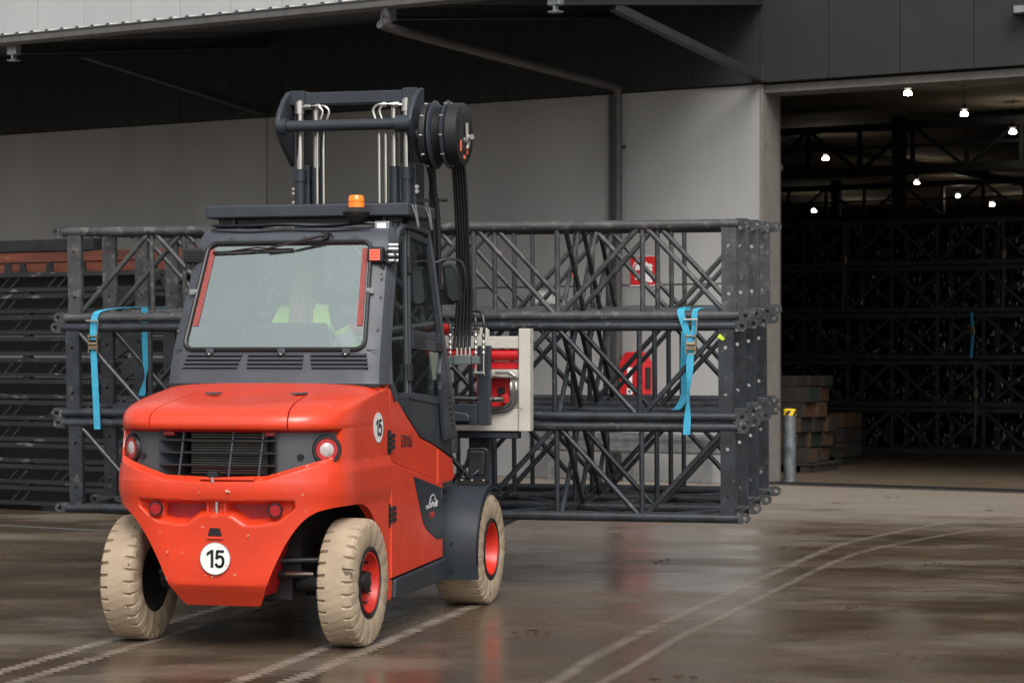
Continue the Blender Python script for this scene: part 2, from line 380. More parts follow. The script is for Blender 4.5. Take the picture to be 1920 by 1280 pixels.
# precast wall panels with recessed joints
ts = [-32, -25.9, -19.9, -13.9, -7.925, -2.11, 0]
for i in range(len(ts)-1):
    for z0, z1 in ((0, 2.57), (2.57, 5.117)):
        obj('concrete_panel', box2(ts[i]+.009, ts[i+1]-.009, 0, .22, z0+(.01 if z0 else 0), z1-.009), 'conc', wh, bev=.006)
obj('wall_core', merge(box2(-32, -.01, .03, .48, 0, 5.1), box2(6.6, 14, .03, .48, 0, 5.1)), 'joint', wh)
obj('door_jamb', merge(box2(-.008, .028, -.012, .5, 0, 5.105), box2(.03, 6.6, .05, .52, 5.0, 5.1)), 'jamb', wh, bev=.004)
obj('concrete_panel', box2(6.6, 14, 0, .22, 0, 5.108), 'conc', wh)
# metal cladding in two colours, one sheet per panel
pw = .951; k0 = -36
c_low = me('cladding_panel', box2(.004, pw-.004, 0, .07, 0, 1.37), 'clad'); c_up = me('upper_cladding_panel', box2(.004, pw-.004, 0, .07, 0, 6.5), 'upper')
for k in range(-26, 11):
    x = -5.7+(k+0)*pw+4*pw
    o = obj('cladding_panel', c_low, None, wh, loc=(x, -.055, 5.125), bev=.003)
    o = obj('upper_cladding_panel', c_up, None, wh, loc=(x, -.055, 6.5), bev=.003)
obj('cladding_backing', merge(box2(-28, 12, .02, .1, 5.12, 13.)), 'clad', wh)
# canopy
cv = obj('canopy', merge(([(-32, -5.2, 5.66), (.12, -5.2, 5.66), (.12, -.06, 6.34), (-32, -.06, 6.34)], [(0, 1, 2, 3)])), 'soffit', wh, solid=.03)
V, Fc = [], []
for k in range(-118, 1):      # trapezoid-ribbed roof sheet
    x0 = -.02+k*.25
    for dx, dz in ((0, 0), (.05, 0), (.07, .042), (.105, .042), (.125, 0)):
        V += [(x0+dx-.12, -5.27, 5.672+dz), (x0+dx-.12, -.06, 6.362+dz)]
for i in range(len(V)//2-1): Fc.append((2*i, 2*i+2, 2*i+3, 2*i+1))
obj('roof_sheet', (V, Fc), 'roof', cv, solid=.012)
ribm = me('rib_closure', prism([(.05, 0), (.071, .046), (.104, .046), (.125, 0)], 'y', 0, .05), 'black')
for k in range(-60, 1): obj('rib_closure', ribm, None, cv, loc=(-.02+k*.25-.12, -5.291, 5.668))
for x0, x1 in ((-32, -7.19), (-7.186, .14)):
    obj('gutter', merge(prism([(-5.42, 5.66), (-5.42, 5.575), (-5.39, 5.55), (-5.30, 5.55), (-5.285, 5.66), (-5.30, 5.66), (-5.315, 5.565), (-5.385, 5.565), (-5.405, 5.585), (-5.405, 5.66)], 'x', x0, x1), tube((x0, -5.425, 5.66), (x1, -5.425, 5.66), .012, 6)), 'gutter', cv)
for i, x in enumerate((-14.2, -7.95, -2.2, 0)):
    y0 = -5.12
    w = [merge(bar((x, y0, 5.56-.02), (x, -.06, 6.2), .012, .14), bar((x, y0, 5.47-.0), (x, -.06, 6.12), .12, .014), bar((x, y0, 5.63), (x, -.06, 6.27), .12, .014))]
    obj('canopy_beam', merge(*w), 'beam', cv)
    obj('beam_bracket', merge(box2(x-.075, x+.075, y0-.11, y0-.01, 5.45, 5.60), box2(x-.012, x+.012, y0-.1, y0-.02, 5.385, 5.45), box2(x-.07, x+.07, y0-.115, y0-.01, 5.37, 5.385)), 'zinc', cv, bev=.004)
    if i != 2:
        obj('brace', merge(bar((x, -3.9, 5.6), (x, -.06, 5.19), .1, .1), box2(x-.07, x+.07, -.08, -.058, 5.13, 5.32)), 'beam', cv, bev=.006)
obj('downpipe', pipe(smooth_pts([(-2.12, -5.34, 5.62), (-2.12, -5.3, 5.42), (-2.12, -5.0, 5.34), (-2.05, -.4, 5.19), (-2.03, -.13, 5.14), (-2.03, -.1, 4.9), (-2.03, -.1, 4.5)], 5)+[Vector((-2.03, -.1, 0))], .055, 14), 'pipe', wh)
obj('cable_conduit', tube((-2.17, -.05, 0), (-2.17, -.05, 5.1), .025, 8), 'pipe', wh)
for z in (1.0, 2.9, 4.4): obj('pipe_clip', box2(-2.1, -1.96, -.04, .002, z-.02, z+.02), 'pipe', wh)
# hall behind the door
obj('hall_wall', merge(box2(-95.2, -95, .5, 190, 0, 12), box2(60, 60.2, .5, 190, 0, 12), box2(-95, 60, 190, 190.2, 0, 12)), 'bluegrey', wh)
hr = obj('hall_roof', box2(-95, 60, .5, 190, 11.2, 11.4), 'hall', wh)
obj('front_inner_wall', merge(box2(-95, 0, .5, .6, 0, 12), box2(6.6, 60, .5, .6, 0, 12), box2(0, 6.6, .5, .6, 5.12, 12)), 'joint', wh)
hf = obj('hall_floor', ([(0, .0, .006), (6.6, .0, .006), (6.6, .6, .006), (60, .6, .006), (60, 190, .006), (-95, 190, .006), (-95, .6, .006), (0, .6, .006)], [tuple(range(8))]), 'hallfloor', wh)
obj('door_threshold', merge(box2(0, 6.6, .12, .2, .0065, .03), box2(0, 6.6, .36, .42, .0065, .024)), 'black', wh)
for j, y in enumerate((29.5, 59.5, 90, 122, 155)):     # lattice roof girders across the hall
    m1 = [bar((-95, y, 10.7), (60, y, 10.7), .3, .3), bar((-95, y, 8.95), (60, y, 8.95), .3, .34), bar((-95, y, 9.9), (60, y, 9.9), .1, .1)]
    for k in range(-26, 17):
        x = -21.5+k*2.25+ (j-1)*.9
        if x > 58 or x < -94: continue
        m1 += [bar((x, y, 8.95), (x, y, 10.7), .16, .16), bar((x, y, 8.95 if k % 2 else 10.7), (x+2.25, y, 10.7 if k % 2 else 8.95), .13, .13)]
    obj('roof_girder', merge(*m1), 'hallsteel', wh)
    for x in (-71, -54.5, -38, -22.05, -5, 11.5, 28): obj('hall_column', box2(x-.24, x+.24, y-.2, y+.2, 0, 11.1), 'hallsteel', wh)
for x in (-62, -46, -30, -13, 3, 19, 30): obj('roof_purlin', box2(x-.15, x+.15, .7, 189, 10.9, 11.19), 'hallsteel', wh)
obj('crane_trolley', box2(-30.2, -28.9, 62.5, 63.3, 9.3, 9.75), 'crane', wh, bev=.05)
obj('hall_board', merge(box2(-60, -25, 120, 120.1, 8.9, 10.2), box2(-24, 10, 112, 112.1, 8.6, 9.7)), 'bluegrey', wh)

# things on the wall
s = thing('fire_extinguisher_sign', 'square red sign with white extinguisher and flame symbols on the concrete wall', 'sign', wpt(-1.7, -.012, 2.76), WA)
obj('sign_plate', box2(-.185, .185, -.004, .004, -.188, .188), 'sign', s)
obj('sign_border', merge(box2(-.195, .195, -.003, .003, -.2, -.188), box2(-.195, .195, -.003, .003, .188, .194)), 'whiteclean', s)
body = [(-.115, .04), (-.10, .075), (-.08, .09), (-.08, .115), (-.105, .105), (-.125, .08), (-.138, .04), (-.146, .03), (-.143, .075), (-.12, .115), (-.09, .135), (-.075, .15), (-.055, .15), (-.03, .142), (-.03, .125), (-.045, .12), (-.045, .09), (-.02, .075), (-.01, .04), (-.01, -.1), (-.02, -.115), (-.105, -.115), (-.115, -.1)]
obj('extinguisher_symbol', prism(body, 'y', -.0075, -.0045), 'whiteclean', s)
obj('symbol_label', box2(-.098, -.028, -.0095, -.0077, -.04, .01), 'sign', s)
fl = []
for i in range(5):
    z = -.155+i*.05; fl.append(prism([(.03, z+.03), (.055, z+.012), (.095, z+.002), (.14, z+.0), (.14, z+.034), (.11, z+.045), (.08, z+.058-.004*i), (.05, z+.075)], 'y', -.0075, -.0045))
obj('flame_symbol', merge(*fl), 'whiteclean', s)
s = thing('extinguisher_cabinet', 'red fire extinguisher cabinet on the wall under the square red sign', 'cabinet', wpt(-1.75, 0, 1.13), WA)
pb = [(-.185, 0), (.185, 0), (.185, .42), (.12, .55), (.06, .565), (-.06, .565), (-.12, .55), (-.185, .42)]
obj('cabinet_body', prism(pb, 'y', -.24, -.002), 'redcyl', s, bev=.02)
obj('cabinet_window', box2(-.06, .01, -.244, -.2405, .13, .36), 'whiteclean', s); obj('cabinet_sticker', box2(-.065, .015, -.244, -.2405, .01, .085), 'whiteclean', s)
obj('sticker_mark', disc((-.025, -.2455, .047), .024, .002, 'y', 16), 'bluegrey', s)
obj('hinge', box2(.187, .2, -.2, -.08, .08, .36), 'black', s); obj('lock', box2(-.05, 0, -.246, -.2405, .09, .125), 'black', s)
s = thing('wall_box', 'small pale electrical box on the concrete wall left of the downpipe', 'box', wpt(-3.17, 0, 2.335), WA)
obj('box_body', box2(-.165, .165, -.09, -.002, 0, .185), 'roof', s, bev=.012); obj('box_cover', box2(-.12, .12, -.1, -.091, .035, .15), 'whiteclean', s, bev=.006)
s = thing('guard_rail', 'galvanised steel guard rail standing along the foot of the wall', 'guard rail', wpt(0, -.38, 0), WA)
prof = [(-.0, .38), (-.06, .41), (-.06, .45), (-.01, .49), (-.01, .53), (-.06, .57), (-.06, .61), (0, .64)]
obj('rail', grid([[(x, y, z) for y, z in prof] for x in (-3.2, -.35)]), 'zinc', s, solid=.006)
for x in (-2.9, -1.75, -.6): obj('post', box2(x-.05, x+.05, .005, .1, 0, .62), 'zinc', s)
s = thing('wall_lamp', 'small grey flood lamp on the dark cladding above the door, cut by the photo edge', 'lamp', wpt(3.5, -.055, 5.7), WA)
obj('lamp_housing', box2(-.1, .16, -.2, -.04, 0, .13), 'black', s, bev=.015); obj('lamp_glass', box2(-.07, .13, -.206, -.201, .025, .105), 'zinc', s); obj('bracket', box2(-.02, .06, -.04, .0, .03, .1), 'black', s)

# bollard in the doorway
s = thing('bollard', 'galvanised steel bollard with a yellow and black striped top at the door jamb', 'bollard', (3.62, 29.9, .006))
obj('bollard_post', lathe([(.001, 0), (.1, 0), (.1, .015), (.083, .02), (.083, .86), (.001, .86)], 24, 'z'), 'zincdull', s)
obj('bollard_cap', lathe([(.0845, .86), (.0845, .93), (.07, .945), (.001, .95)], 24, 'z'), 'yellow', s)
st = []
for k in range(5):
    a0 = k*2*math.pi/5
    st.append(grid([[(.0865*math.cos(a0+u*.55+v*.55), .0865*math.sin(a0+u*.55+v*.55), .862+.066*v) for v in (0, .5, 1)] for u in (0, .25, .5, .75, 1)]))
obj('hazard_stripe', merge(*st), 'ink', s)

# hanging lamps in the hall
lamps = [(1702, 178), (1808, 216), (1899, 250), (1548, 299), (1719, 344), (1796, 369), (1860, 385), (1526, 397), (1604, 412), (1917, 402), (1330, 330), (2010, 300)]
ldesc = ['nearest and highest hall lamp under the first roof girder', 'second highest hall lamp right of the highest one', 'hall lamp near the right photo edge below the second highest',
 'hall lamp near the door jamb above the crane beam', 'faint small hall lamp right of the hall column', 'flat looking far hall lamp between a faint one and a bright one', 'far hall lamp low on the right beneath the girders',
 'lowest left hall lamp beside a column near the jamb', 'lowest hall lamp just above the stored trusses', 'hall lamp cut by the right photo edge just above the stored trusses']
lm_b = me('bulb', lathe([(.001, .001), (.2, 0), (.185, .1), (.12, .19), (.001, .22)], 16, 'z'), 'bulb')
lm_h = me('shade_cap', lathe([(.13, .2), (.08, .3), (.05, .42), (.001, .43)], 12, 'z'), 'hallsteel')
lm_r = me('cord', tube((0, 0, .42), (0, 0, 2.0), .012, 6), 'hallsteel')
for i, (u, v) in enumerate(lamps[:10]):
    Y = 8.31*4300/(660-v); X = (u-960)/4300*Y
    t = thing('hall_lamp', 'lit round '+ldesc[i], 'lamp', (X, Y, 10.0), 0, 'lit lamps hanging in the hall')
    k = .6 if i not in (4, 5) else .5
    obj('bulb', lm_b, None, t).scale = (k, k, k); obj('shade_cap', lm_h, None, t); obj('cord', lm_r, None, t)

# ------------------------------------------------------------------ lattice sections (3 on the truck, 10 stored in the hall)
def plate_holes(w, h, zs, r, n=16):
    V, Fc = [], []
    cuts = [0]
    for z in zs: cuts += [z-w/2, z+w/2]
    cuts.append(h)
    for i in range(0, len(cuts), 2):
        b = len(V); V += [(-w/2, 0, cuts[i]), (w/2, 0, cuts[i]), (w/2, 0, cuts[i+1]), (-w/2, 0, cuts[i+1])]; Fc.append((b, b+1, b+2, b+3))
    for z in zs:
        b = len(V)
        for k in range(n):
            a = 2*math.pi*k/n; c, s_ = math.cos(a), math.sin(a); m = max(abs(c), abs(s_))
            V.append((c/m*w/2, 0, z+s_/m*w/2)); V.append((c*r, 0, z+s_*r))
        for k in range(n):
            j = (k+1) % n; Fc.append((b+2*k, b+2*j, b+2*j+1, b+2*k+1))
    return V, Fc
def lug_geo(sx):
    n = 18; V, Fc = [], []; r = .038; ri = .016; y0, y1 = -.016, .016
    out = []
    for k in range(n):
        a = 2*math.pi*(k+.5)/n; c, s_ = math.cos(a), math.sin(a)
        if c < 0:
            m = max(abs(c)/1.9, abs(s_)); p = (c/m*r, max(-r, min(r, s_/m*r)))
        else: p = (c*r, s_*r)
        out.append(((p[0]*sx, p[1]), (c*ri*sx, s_*ri)))
    for yy in (y0, y1):
        for o_, i_ in out: V += [(o_[0], yy, o_[1]), (i_[0], yy, i_[1])]
    for k in range(n):
        j = (k+1) % n; B = 2*n
        Fc += [(2*k, 2*j, 2*j+1, 2*k+1), (B+2*k, B+2*k+1, B+2*j+1, B+2*j), (2*k, B+2*k, B+2*j, 2*j), (2*k+1, 2*j+1, B+2*j+1, B+2*k+1)]
    return V, Fc
HH, DD, NP, PX = .632, .645, 8, .6073
XN = [-2.373+i*PX for i in range(NP+1)]
ms = {}
ms['chord'] = me('chord', tube((-2.46, 0, 0), (2.555, 0, 0), .035, 14), 'truss')
ms['vertical'] = me('vertical', tube((0, 0, .02), (0, 0, HH-.02), .0185, 10), 'truss')
for nm, z0, z1 in (('up', .02, HH-.02), ('down', HH-.02, .02)):
    ms[nm] = me('diagonal', tube((.03, 0, z0), (PX-.03, 0, z1), .0195, 10), 'truss')
ms['post'] = me('end_post', merge(plate_holes(.1, HH-.04, (.13, HH-.17), .013), grid([[(-.05, y, z) for z in (0, HH-.04)] for y in (0, .04)]), grid([[(.05, y, z) for z in (0, HH-.04)] for y in (0, .04)])), 'truss', flat=True)
ms['lugR'] = me('lug', lug_geo(1), 'lug'); ms['lugL'] = me('lug', lug_geo(-1), 'lug')
ms['cross'] = me('cross_tube', tube((0, .0, 0), (0, DD, 0), .0175, 8), 'truss')
ms['fd'] = me('floor_diagonal', tube((0, 0, 0), (PX, DD, 0), .016, 8), 'truss'); ms['fu'] = me('floor_diagonal', tube((0, DD, 0), (PX, 0, 0), .016, 8), 'truss')
ms['x1'] = me('frame_brace', tube((0, 0, .02), (0, DD, HH-.02), .0185, 8), 'truss'); ms['x2'] = me('frame_brace', tube((0.04, DD, .02), (0.04, 0, HH-.02), .0185, 8), 'truss')
def lattice(name, label, phase, full=True):
    t = thing(name, label, 'lattice section', group='lattice sections lifted by the forklift')
    for p in range(4):
        y = p*DD
        for z in (0, HH):
            obj('chord', ms['chord'], None, t, loc=(0, y, z))
            obj('lug', ms['lugR'], None, t, loc=(2.60, y, z)); obj('lug', ms['lugL'], None, t, loc=(-2.51, y, z))
        for i in range(1, NP): obj('vertical', ms['vertical'], None, t, loc=(XN[i], y, 0))
        for i in range(NP): obj('diagonal', ms['up' if (i+phase+(p > 1)) % 2 == 0 else 'down'], None, t, loc=(XN[i], y, 0))
        for x in (XN[0], XN[-1]):
            o = obj('end_post', ms['post'], None, t, loc=(x, y-.025, .02)); sd = o.modifiers.new('solid', 'SOLIDIFY'); sd.thickness = .008
    for b in range(3):
        for z in (0, HH):
            for i in (0, 2, 4, 6, 8): obj('cross_tube', ms['cross'], None, t, loc=(XN[i]+(.02 if i < 8 else .03), b*DD, z))
            for i in range(NP): obj('floor_diagonal', ms['fd' if (i+b) % 2 else 'fu'], None, t, loc=(XN[i], b*DD, z))
        for i in (2, 6):
            obj('frame_brace', ms['x1'], None, t, loc=(XN[i]+.03, b*DD, 0)); obj('frame_brace', ms['x2'], None, t, loc=(XN[i]+.02, b*DD, 0))
    return t
TH = R(14.3)
MT = Matrix.Translation((-1.562, 13.372, 0)) @ Matrix.Rotation(-TH, 4, 'Z')          # truck frame: x right, y forward
ML = MT @ Matrix.Translation((-.15, 3.2, .535)) @ Matrix.Rotation(R(1.3), 4, 'Z') @ Matrix.Rotation(R(2.3), 4, 'X')     # tilted load
for z, dx, nm, ph in ((0, 0, 'dark lattice section at the bottom of the lifted load, nearest the ground', 1), (.706, -.012, 'dark lattice section in the middle of the lifted load, girded by blue straps', 1), (1.411, .014, 'dark lattice section on top of the lifted load, its lugs highest', 0)):
    t = lattice('lattice_section', nm, ph); t.matrix_world = ML @ Matrix.Translation((dx, 0, z))
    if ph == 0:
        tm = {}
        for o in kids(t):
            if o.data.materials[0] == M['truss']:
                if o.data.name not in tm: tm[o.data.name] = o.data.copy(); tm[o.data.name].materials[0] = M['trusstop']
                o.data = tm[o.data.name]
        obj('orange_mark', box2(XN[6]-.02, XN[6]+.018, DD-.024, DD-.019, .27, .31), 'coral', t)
    elif z > .5:
        obj('paint_mark', prism([(2.43, .555), (2.47, .53), (2.485, .545), (2.45, .58)], 'y', -.034, -.03), 'lime', t)

# ratchet straps on the load
def ratchet(parent, x, y, z):
    r = part('ratchet', parent, (x, y, z))
    obj('side_plate', box2(-.036, -.03, -.012, .022, -.09, .05), 'ratchet', r); obj('side_plate', box2(.03, .036, -.012, .022, -.09, .05), 'ratchet', r)
    obj('spindle', merge(tube((-.036, 0, .035), (.036, 0, .035), .006), tube((-.036, 0, -.02), (.036, 0, -.02), .012), box2(-.03, .03, -.016, -.01, -.06, -.035)), 'ratchet', r)
    obj('handle', merge(tube((-.05, -.01, .15), (.05, -.01, .15), .007), bar((.045, -.008, .15), (.033, 0, .04), .006, .006)), 'bolt', r)
X = (1, 0, 0)
sR = thing('ratchet_strap', 'bright blue ratchet strap hanging at the right end of the lifted load', 'strap', group='blue ratchet straps on the load'); sR.matrix_world = ML
yf = -.045
obj('front_webbing', ribbon(smooth_pts([(2.16, .30, 1.462), (2.165, .02, 1.458), (2.17, yf, 1.42), (2.2, yf-.012, 1.33), (2.225, yf-.012, 1.24), (2.235, yf-.01, 1.15)], 5), .05, X), 'strap', sR)
n = 16; pts = [(2.235-.03*(i/n), yf-.015, 1.14-.555*i/n) for i in range(n+1)]
sd = [(math.cos(a), math.sin(a), 0) for a in [math.pi*.75*math.sin(math.pi*min(1, i/n*1.0))**2*.62 for i in range(n+1)]]
obj('tail_webbing', ribbon(pts, .05, sd), 'strap', sR)
obj('top_webbing', ribbon(smooth_pts([(2.45, .68, 1.468), (2.37, .3, 1.462), (2.29, .0, 1.462), (2.265, yf, 1.43), (2.262, yf, 1.33), (2.25, yf, 1.24)], 5), .042, X), 'strap', sR)
obj('rear_webbing', ribbon(smooth_pts([(2.11, DD-.045, 1.46), (2.10, DD-.045, 1.3), (2.09, DD-.045, 1.05), (2.095, DD-.05, .85), (2.08, DD-.07, .78), (2.05, DD-.1, .73), (2.03, DD-.12, .72)], 5), .055, X), 'strap', sR)
ratchet(sR, 2.24, yf-.018, 1.235)
sL = thing('ratchet_strap', 'bright blue ratchet strap hanging at the left end of the lifted load', 'strap', group='blue ratchet straps on the load'); sL.matrix_world = ML
obj('front_webbing', ribbon(smooth_pts([(-1.90, .6, 1.475), (-2.02, .3, 1.482), (-2.15, .0, 1.465), (-2.19, yf, 1.42), (-2.20, yf-.01, 1.33), (-2.20, yf-.01, 1.25)], 5), .052, X), 'strap', sL)
obj('tail_webbing', ribbon([(-2.20+.02*i/9, yf-.014, 1.19-.6*i/9) for i in range(10)], .05, X), 'strap', sL)
obj('rear_webbing', ribbon(smooth_pts([(-2.06, DD-.045, 1.47), (-2.06, DD-.045, 1.2), (-2.055, DD-.05, 1.0), (-2.075, DD-.05, .88), (-2.09, DD-.06, .80)], 5), [.052]*10+[.03, .02, .012, .012, .02, .03, .04, .048, .05, .05, .05], X), 'strap', sL)
ratchet(sL, -2.20, yf-.018, 1.24)

# stored truss sections in the hall: five tiers
hv = []
L2 = 14.
sm = {}
sm['rail'] = me('chord', merge(bar((0, 0, .04), (L2, 0, .04), .07, .07), bar((0, 0, .72), (L2, 0, .72), .07, .07)), 'hallstack')
zz = []
for k in range(18):
    a, b = (.04, .72) if k % 2 else (.72, .04)
    zz.append(bar((k*L2/18, 0, a), ((k+1)*L2/18, 0, b), .045, .045))
    zz.append(bar((k*L2/18, .35, b), ((k+1)*L2/18, .35, a), .045, .045))
    zz.append(bar((k*L2/18, 0, .04), (k*L2/18, 0, .72), .05, .04))
sm['lac'] = me('lacing', merge(*zz), 'hallstack')
rr_ = []
for q in range(1, 9):
    yq = q*.45; rr_ += [bar((0, yq, .04), (L2, yq, .04), .07, .07), bar((0, yq, .72), (L2, yq, .72), .07, .07)]
    for k in range(18): rr_ += [bar((k*L2/18, yq, .04 if (k+q) % 2 else .72), ((k+1)*L2/18, yq, .72 if (k+q) % 2 else .04), .05, .05), bar(((k+.13*q)*L2/18, yq, .04), ((k+.13*q)*L2/18, yq, .72), .09, .05)]
rr_.append(box2(0, L2, 4.2, 4.23, 0, .76))  # added dark sheet, keeps the lit floor from showing through the gaps
sm['rear'] = me('rear_chord_backing', merge(*rr_), 'hallstack')
random.seed(3)
order = ['lowest', 'second from the floor', 'middle', 'second from the top', 'topmost']
for k in range(5):
    t = thing('stored_truss', 'long black lattice truss stored in the hall, %s of the five tiers' % order[k], 'truss', (*wpt(-5., 8.9, 0)[:2], .02+.775*k), WA+R(3.2), 'black trusses stored in the hall')
    obj('chord', sm['rail'], None, t)
    obj('lacing', sm['lac'], None, t)['kind'] = 'stuff'; obj('rear_chord_backing', sm['rear'], None, t)['kind'] = 'stuff'
    fl = []
    for i in range(120):
        x = random.uniform(1.3, 5.9); z = random.uniform(.1, .7); fl.append(box(x, random.uniform(-.04, .4), z, .022, .012, random.uniform(.02, .09)))
    obj('fitting', merge(*fl), 'bolt', t)['kind'] = 'stuff'  # bright bits scattered to put light glints on the stored trusses
def wc(x, z): return (x, z)
for (xx, z0, z1, nm, mm) in ((4.5, 1.6, 2.34, 'blue hanging strap on the lower middle of the stored trusses in the hall', 'strap'), (4.55, .2, 1.55, 'grey hanging strap below the blue one on the stored trusses in the hall', 'band'), (2.3, 2.34, 3.85, 'grey strap with a brass buckle on the stored trusses near the hall door jamb', 'band'), (5.02, 2.34, 3.9, 'long pale strap on the stored trusses at the right edge of the hall', 'band')):
    t = thing('hall_strap', nm, 'strap', wpt(-5., 8.9, 0), WA+R(3.2), 'straps hanging on the stored trusses')
    obj('webbing', ribbon([(xx-.02, -.06, z1), (xx, -.06, (z0+z1)/2), (xx-.03, -.06, z0)], .045, X), 'strap' if mm == 'strap' else 'pipe', t)
    obj('buckle', box(xx, -.07, z0+(z1-z0)*.6, .07, .03, .13), 'ratchet', t, bev=.008)

# timber stack on a pallet just inside the door
PB = wpt(-1.4, 3.3, .006); PR = WA
t = thing('pallet', 'dark wooden pallet under the stacked timber baulks inside the door', 'pallet', PB, PR)
for x in (-.75, 0, .75): obj('block', box2(x-.07, x+.07, -.5, .5, 0, .1), 'timberdark', t)
for y in (-.42, -.14, .14, .42): obj('plank', box2(-.85, .85, y-.1, y+.1, .101, .13), 'timberdark', t)
rows = [(.132, .21, 1.55, 'timberdark'), (.344, .21, 1.5, 'timber'), (.556, .21, 1.48, 'timber'), (.768, .21, 1.56, 'timber'), (.98, .22, 1.5, 'timberdark'), (1.202, .15, 1.55, 'timberdark')]
nmr = ['bottom', 'second', 'third', 'fourth', 'fifth', 'top']
for i, (z, h, L_, mm) in enumerate(rows):
    for j, y in enumerate((-.34, 0, .34)):
        if i == 6 and j == 1: continue
        x1 = .8-.06*((i*7+j*3) % 4)-(.3 if i == 6 and j == 0 else 0)
        b = thing('timber_baulk', 'old timber baulk, %s layer of the stack inside the door, %s row' % (nmr[i], ('front', 'middle', 'back')[j]), 'timber', (PB[0], PB[1], z+.006), PR, 'timber baulks stacked on the pallet')
        obj('baulk', box2(x1-L_, x1, y-.155, y+.155, 0, h-.004), mm if (i+j) % 3 else 'timberdark', b, bev=.01)
        obj('end_face', box2(x1+.0005, x1+.006, y-.14, y+.14, .012, h-.016), ('timber', 'timberdark', 'orange', 'timberdark', 'timber', 'green', 'timberdark')[(i*3+j*2) % 7], b)
t = thing('crate', 'low brown crate behind the timber stack inside the door', 'crate', wpt(-1.5, 5.44, .006), PR)
for z in (.12, .34, .56): obj('board', box2(-.45, .45, -.35, .35, z, z+.21), 'timber' if z > .5 else 'timberdark', t, bev=.008)
for x in (-.35, .35): obj('skid', box2(x-.06, x+.06, -.33, .33, 0, .119), 'timberdark', t)

# ------------------------------------------------------------------ stack of flat black frames on the left
SA = R(-30.5); SB = (-5.12, 24.47, 0)
ms2 = {}
LF0, LF1 = -3.2, 2.62
def lrail(z0, z1): # angle section rail with a lit top flange
    return merge(box2(LF0, LF1, 0, .012, z0, z1), box2(LF0, LF1, .012, .09, z1-.012, z1-.001))
ms2['top'] = me('top_rail', lrail(.158, .204), 'stackrail'); ms2['bot'] = me('bottom_rail', lrail(0, .042), 'stackrail')
ms2['back'] = me('back_rail', merge(box2(LF0, LF1, 1.58, 1.6, 0, .2), box2(LF0, LF1, .5, .52, .0, .2)), 'stack')
ms2['end'] = me('end_plate', box2(LF1, LF1+.014, 0, 1.6, .0, .204), 'stack')
ms2['web'] = me('web_brace', merge(bar((0, .03, .042), (.13, .03, .158), .014, .022), bar((.14, .03, .042), (.27, .03, .158), .014, .022)), 'stackrail')
ms2['gus'] = me('gusset', prism([(0, 0), (.28, .14), (.2, .3), (-.06, .14)], 'y', 0, .012), 'stackrail')
ms2['sp'] = me('spacer', box2(-.05, .05, .02, .08, .204, .227), 'stack')
ms2['lug'] = me('lifting_lug', prism([(-.06, 0), (.06, 0), (.045, .02), (.032, .1), (.0, .115), (-.032, .1), (-.045, .02)], 'y', 0, .03), 'stack')
ordn = ['bottom', 'second lowest', 'third lowest', 'fourth lowest', 'fifth lowest', 'sixth from the ground', 'fifth from the top', 'fourth from the top', 'third from the top', 'second from the top', 'topmost']
random.seed(11)
for k in range(11):
    t = thing('steel_frame', 'flat black steel frame in the stack at the left, %s' % ordn[k], 'steel frame', (SB[0], SB[1], .06+k*.2275), SA+R(random.uniform(-.25, .25)), 'flat steel frames stacked at the left')
    for n_ in ('top', 'bot', 'back', 'end'): obj(ms2[n_].name.split('.')[0], ms2[n_], None, t)
    for x in (-2.7, -1.9, -1.1, -.35, .35, 1.05, 1.75):
        if random.random() < .62: obj('web_brace', ms2['web'], None, t, loc=(x+random.uniform(-.16, .16), 0, 0))
    if k < 10:
        for x in (-2.6, -1.3, -.1, 1.2, 2.4): obj('spacer', ms2['sp'], None, t, loc=(x, 0, 0))
    for x in (1.3, 2.0): obj('gusset', ms2['gus'], None, t, loc=(x+random.uniform(-.2, .2), -.016, -.02), )
    if k == 10:
        for x in (-.38, -.17, .21, .66, 1.05): obj('lifting_lug', ms2['lug'], None, t, loc=(x, .03, .204))
t = thing('sleeper', 'dark sleeper under the stack of flat steel frames at the left', 'sleeper', SB, SA)
obj('sleeper_beam', merge(*[box2(x-.1, x+.1, .05, 1.5, 0, .056) for x in (-2.6, -1.2, .2, 1.5)]), 'stack', t)
zt = .06+10*.2275+.205
for j, (z, h, mm, nm, cat, x1) in enumerate(((zt+.002, .108, 'rust', 'lower rust red beam lying on the stack of flat steel frames', 'beam', 2.55), (zt+.116, .108, 'rust', 'upper rust red beam lying above another on the left stack', 'beam', 2.5), (zt+.232, .125, 'stack', 'black steel box beam lying on the rust red beams at the left', 'beam', .72))):
    t = thing('steel_beam', nm, cat, (SB[0], SB[1], z), SA)
    obj('web', box2(-3.2, x1, .14, .5, 0, h), mm, t, bev=.006)
    obj('flange', box2(-3.2, x1, .125, .139, 0, .016), mm, t)

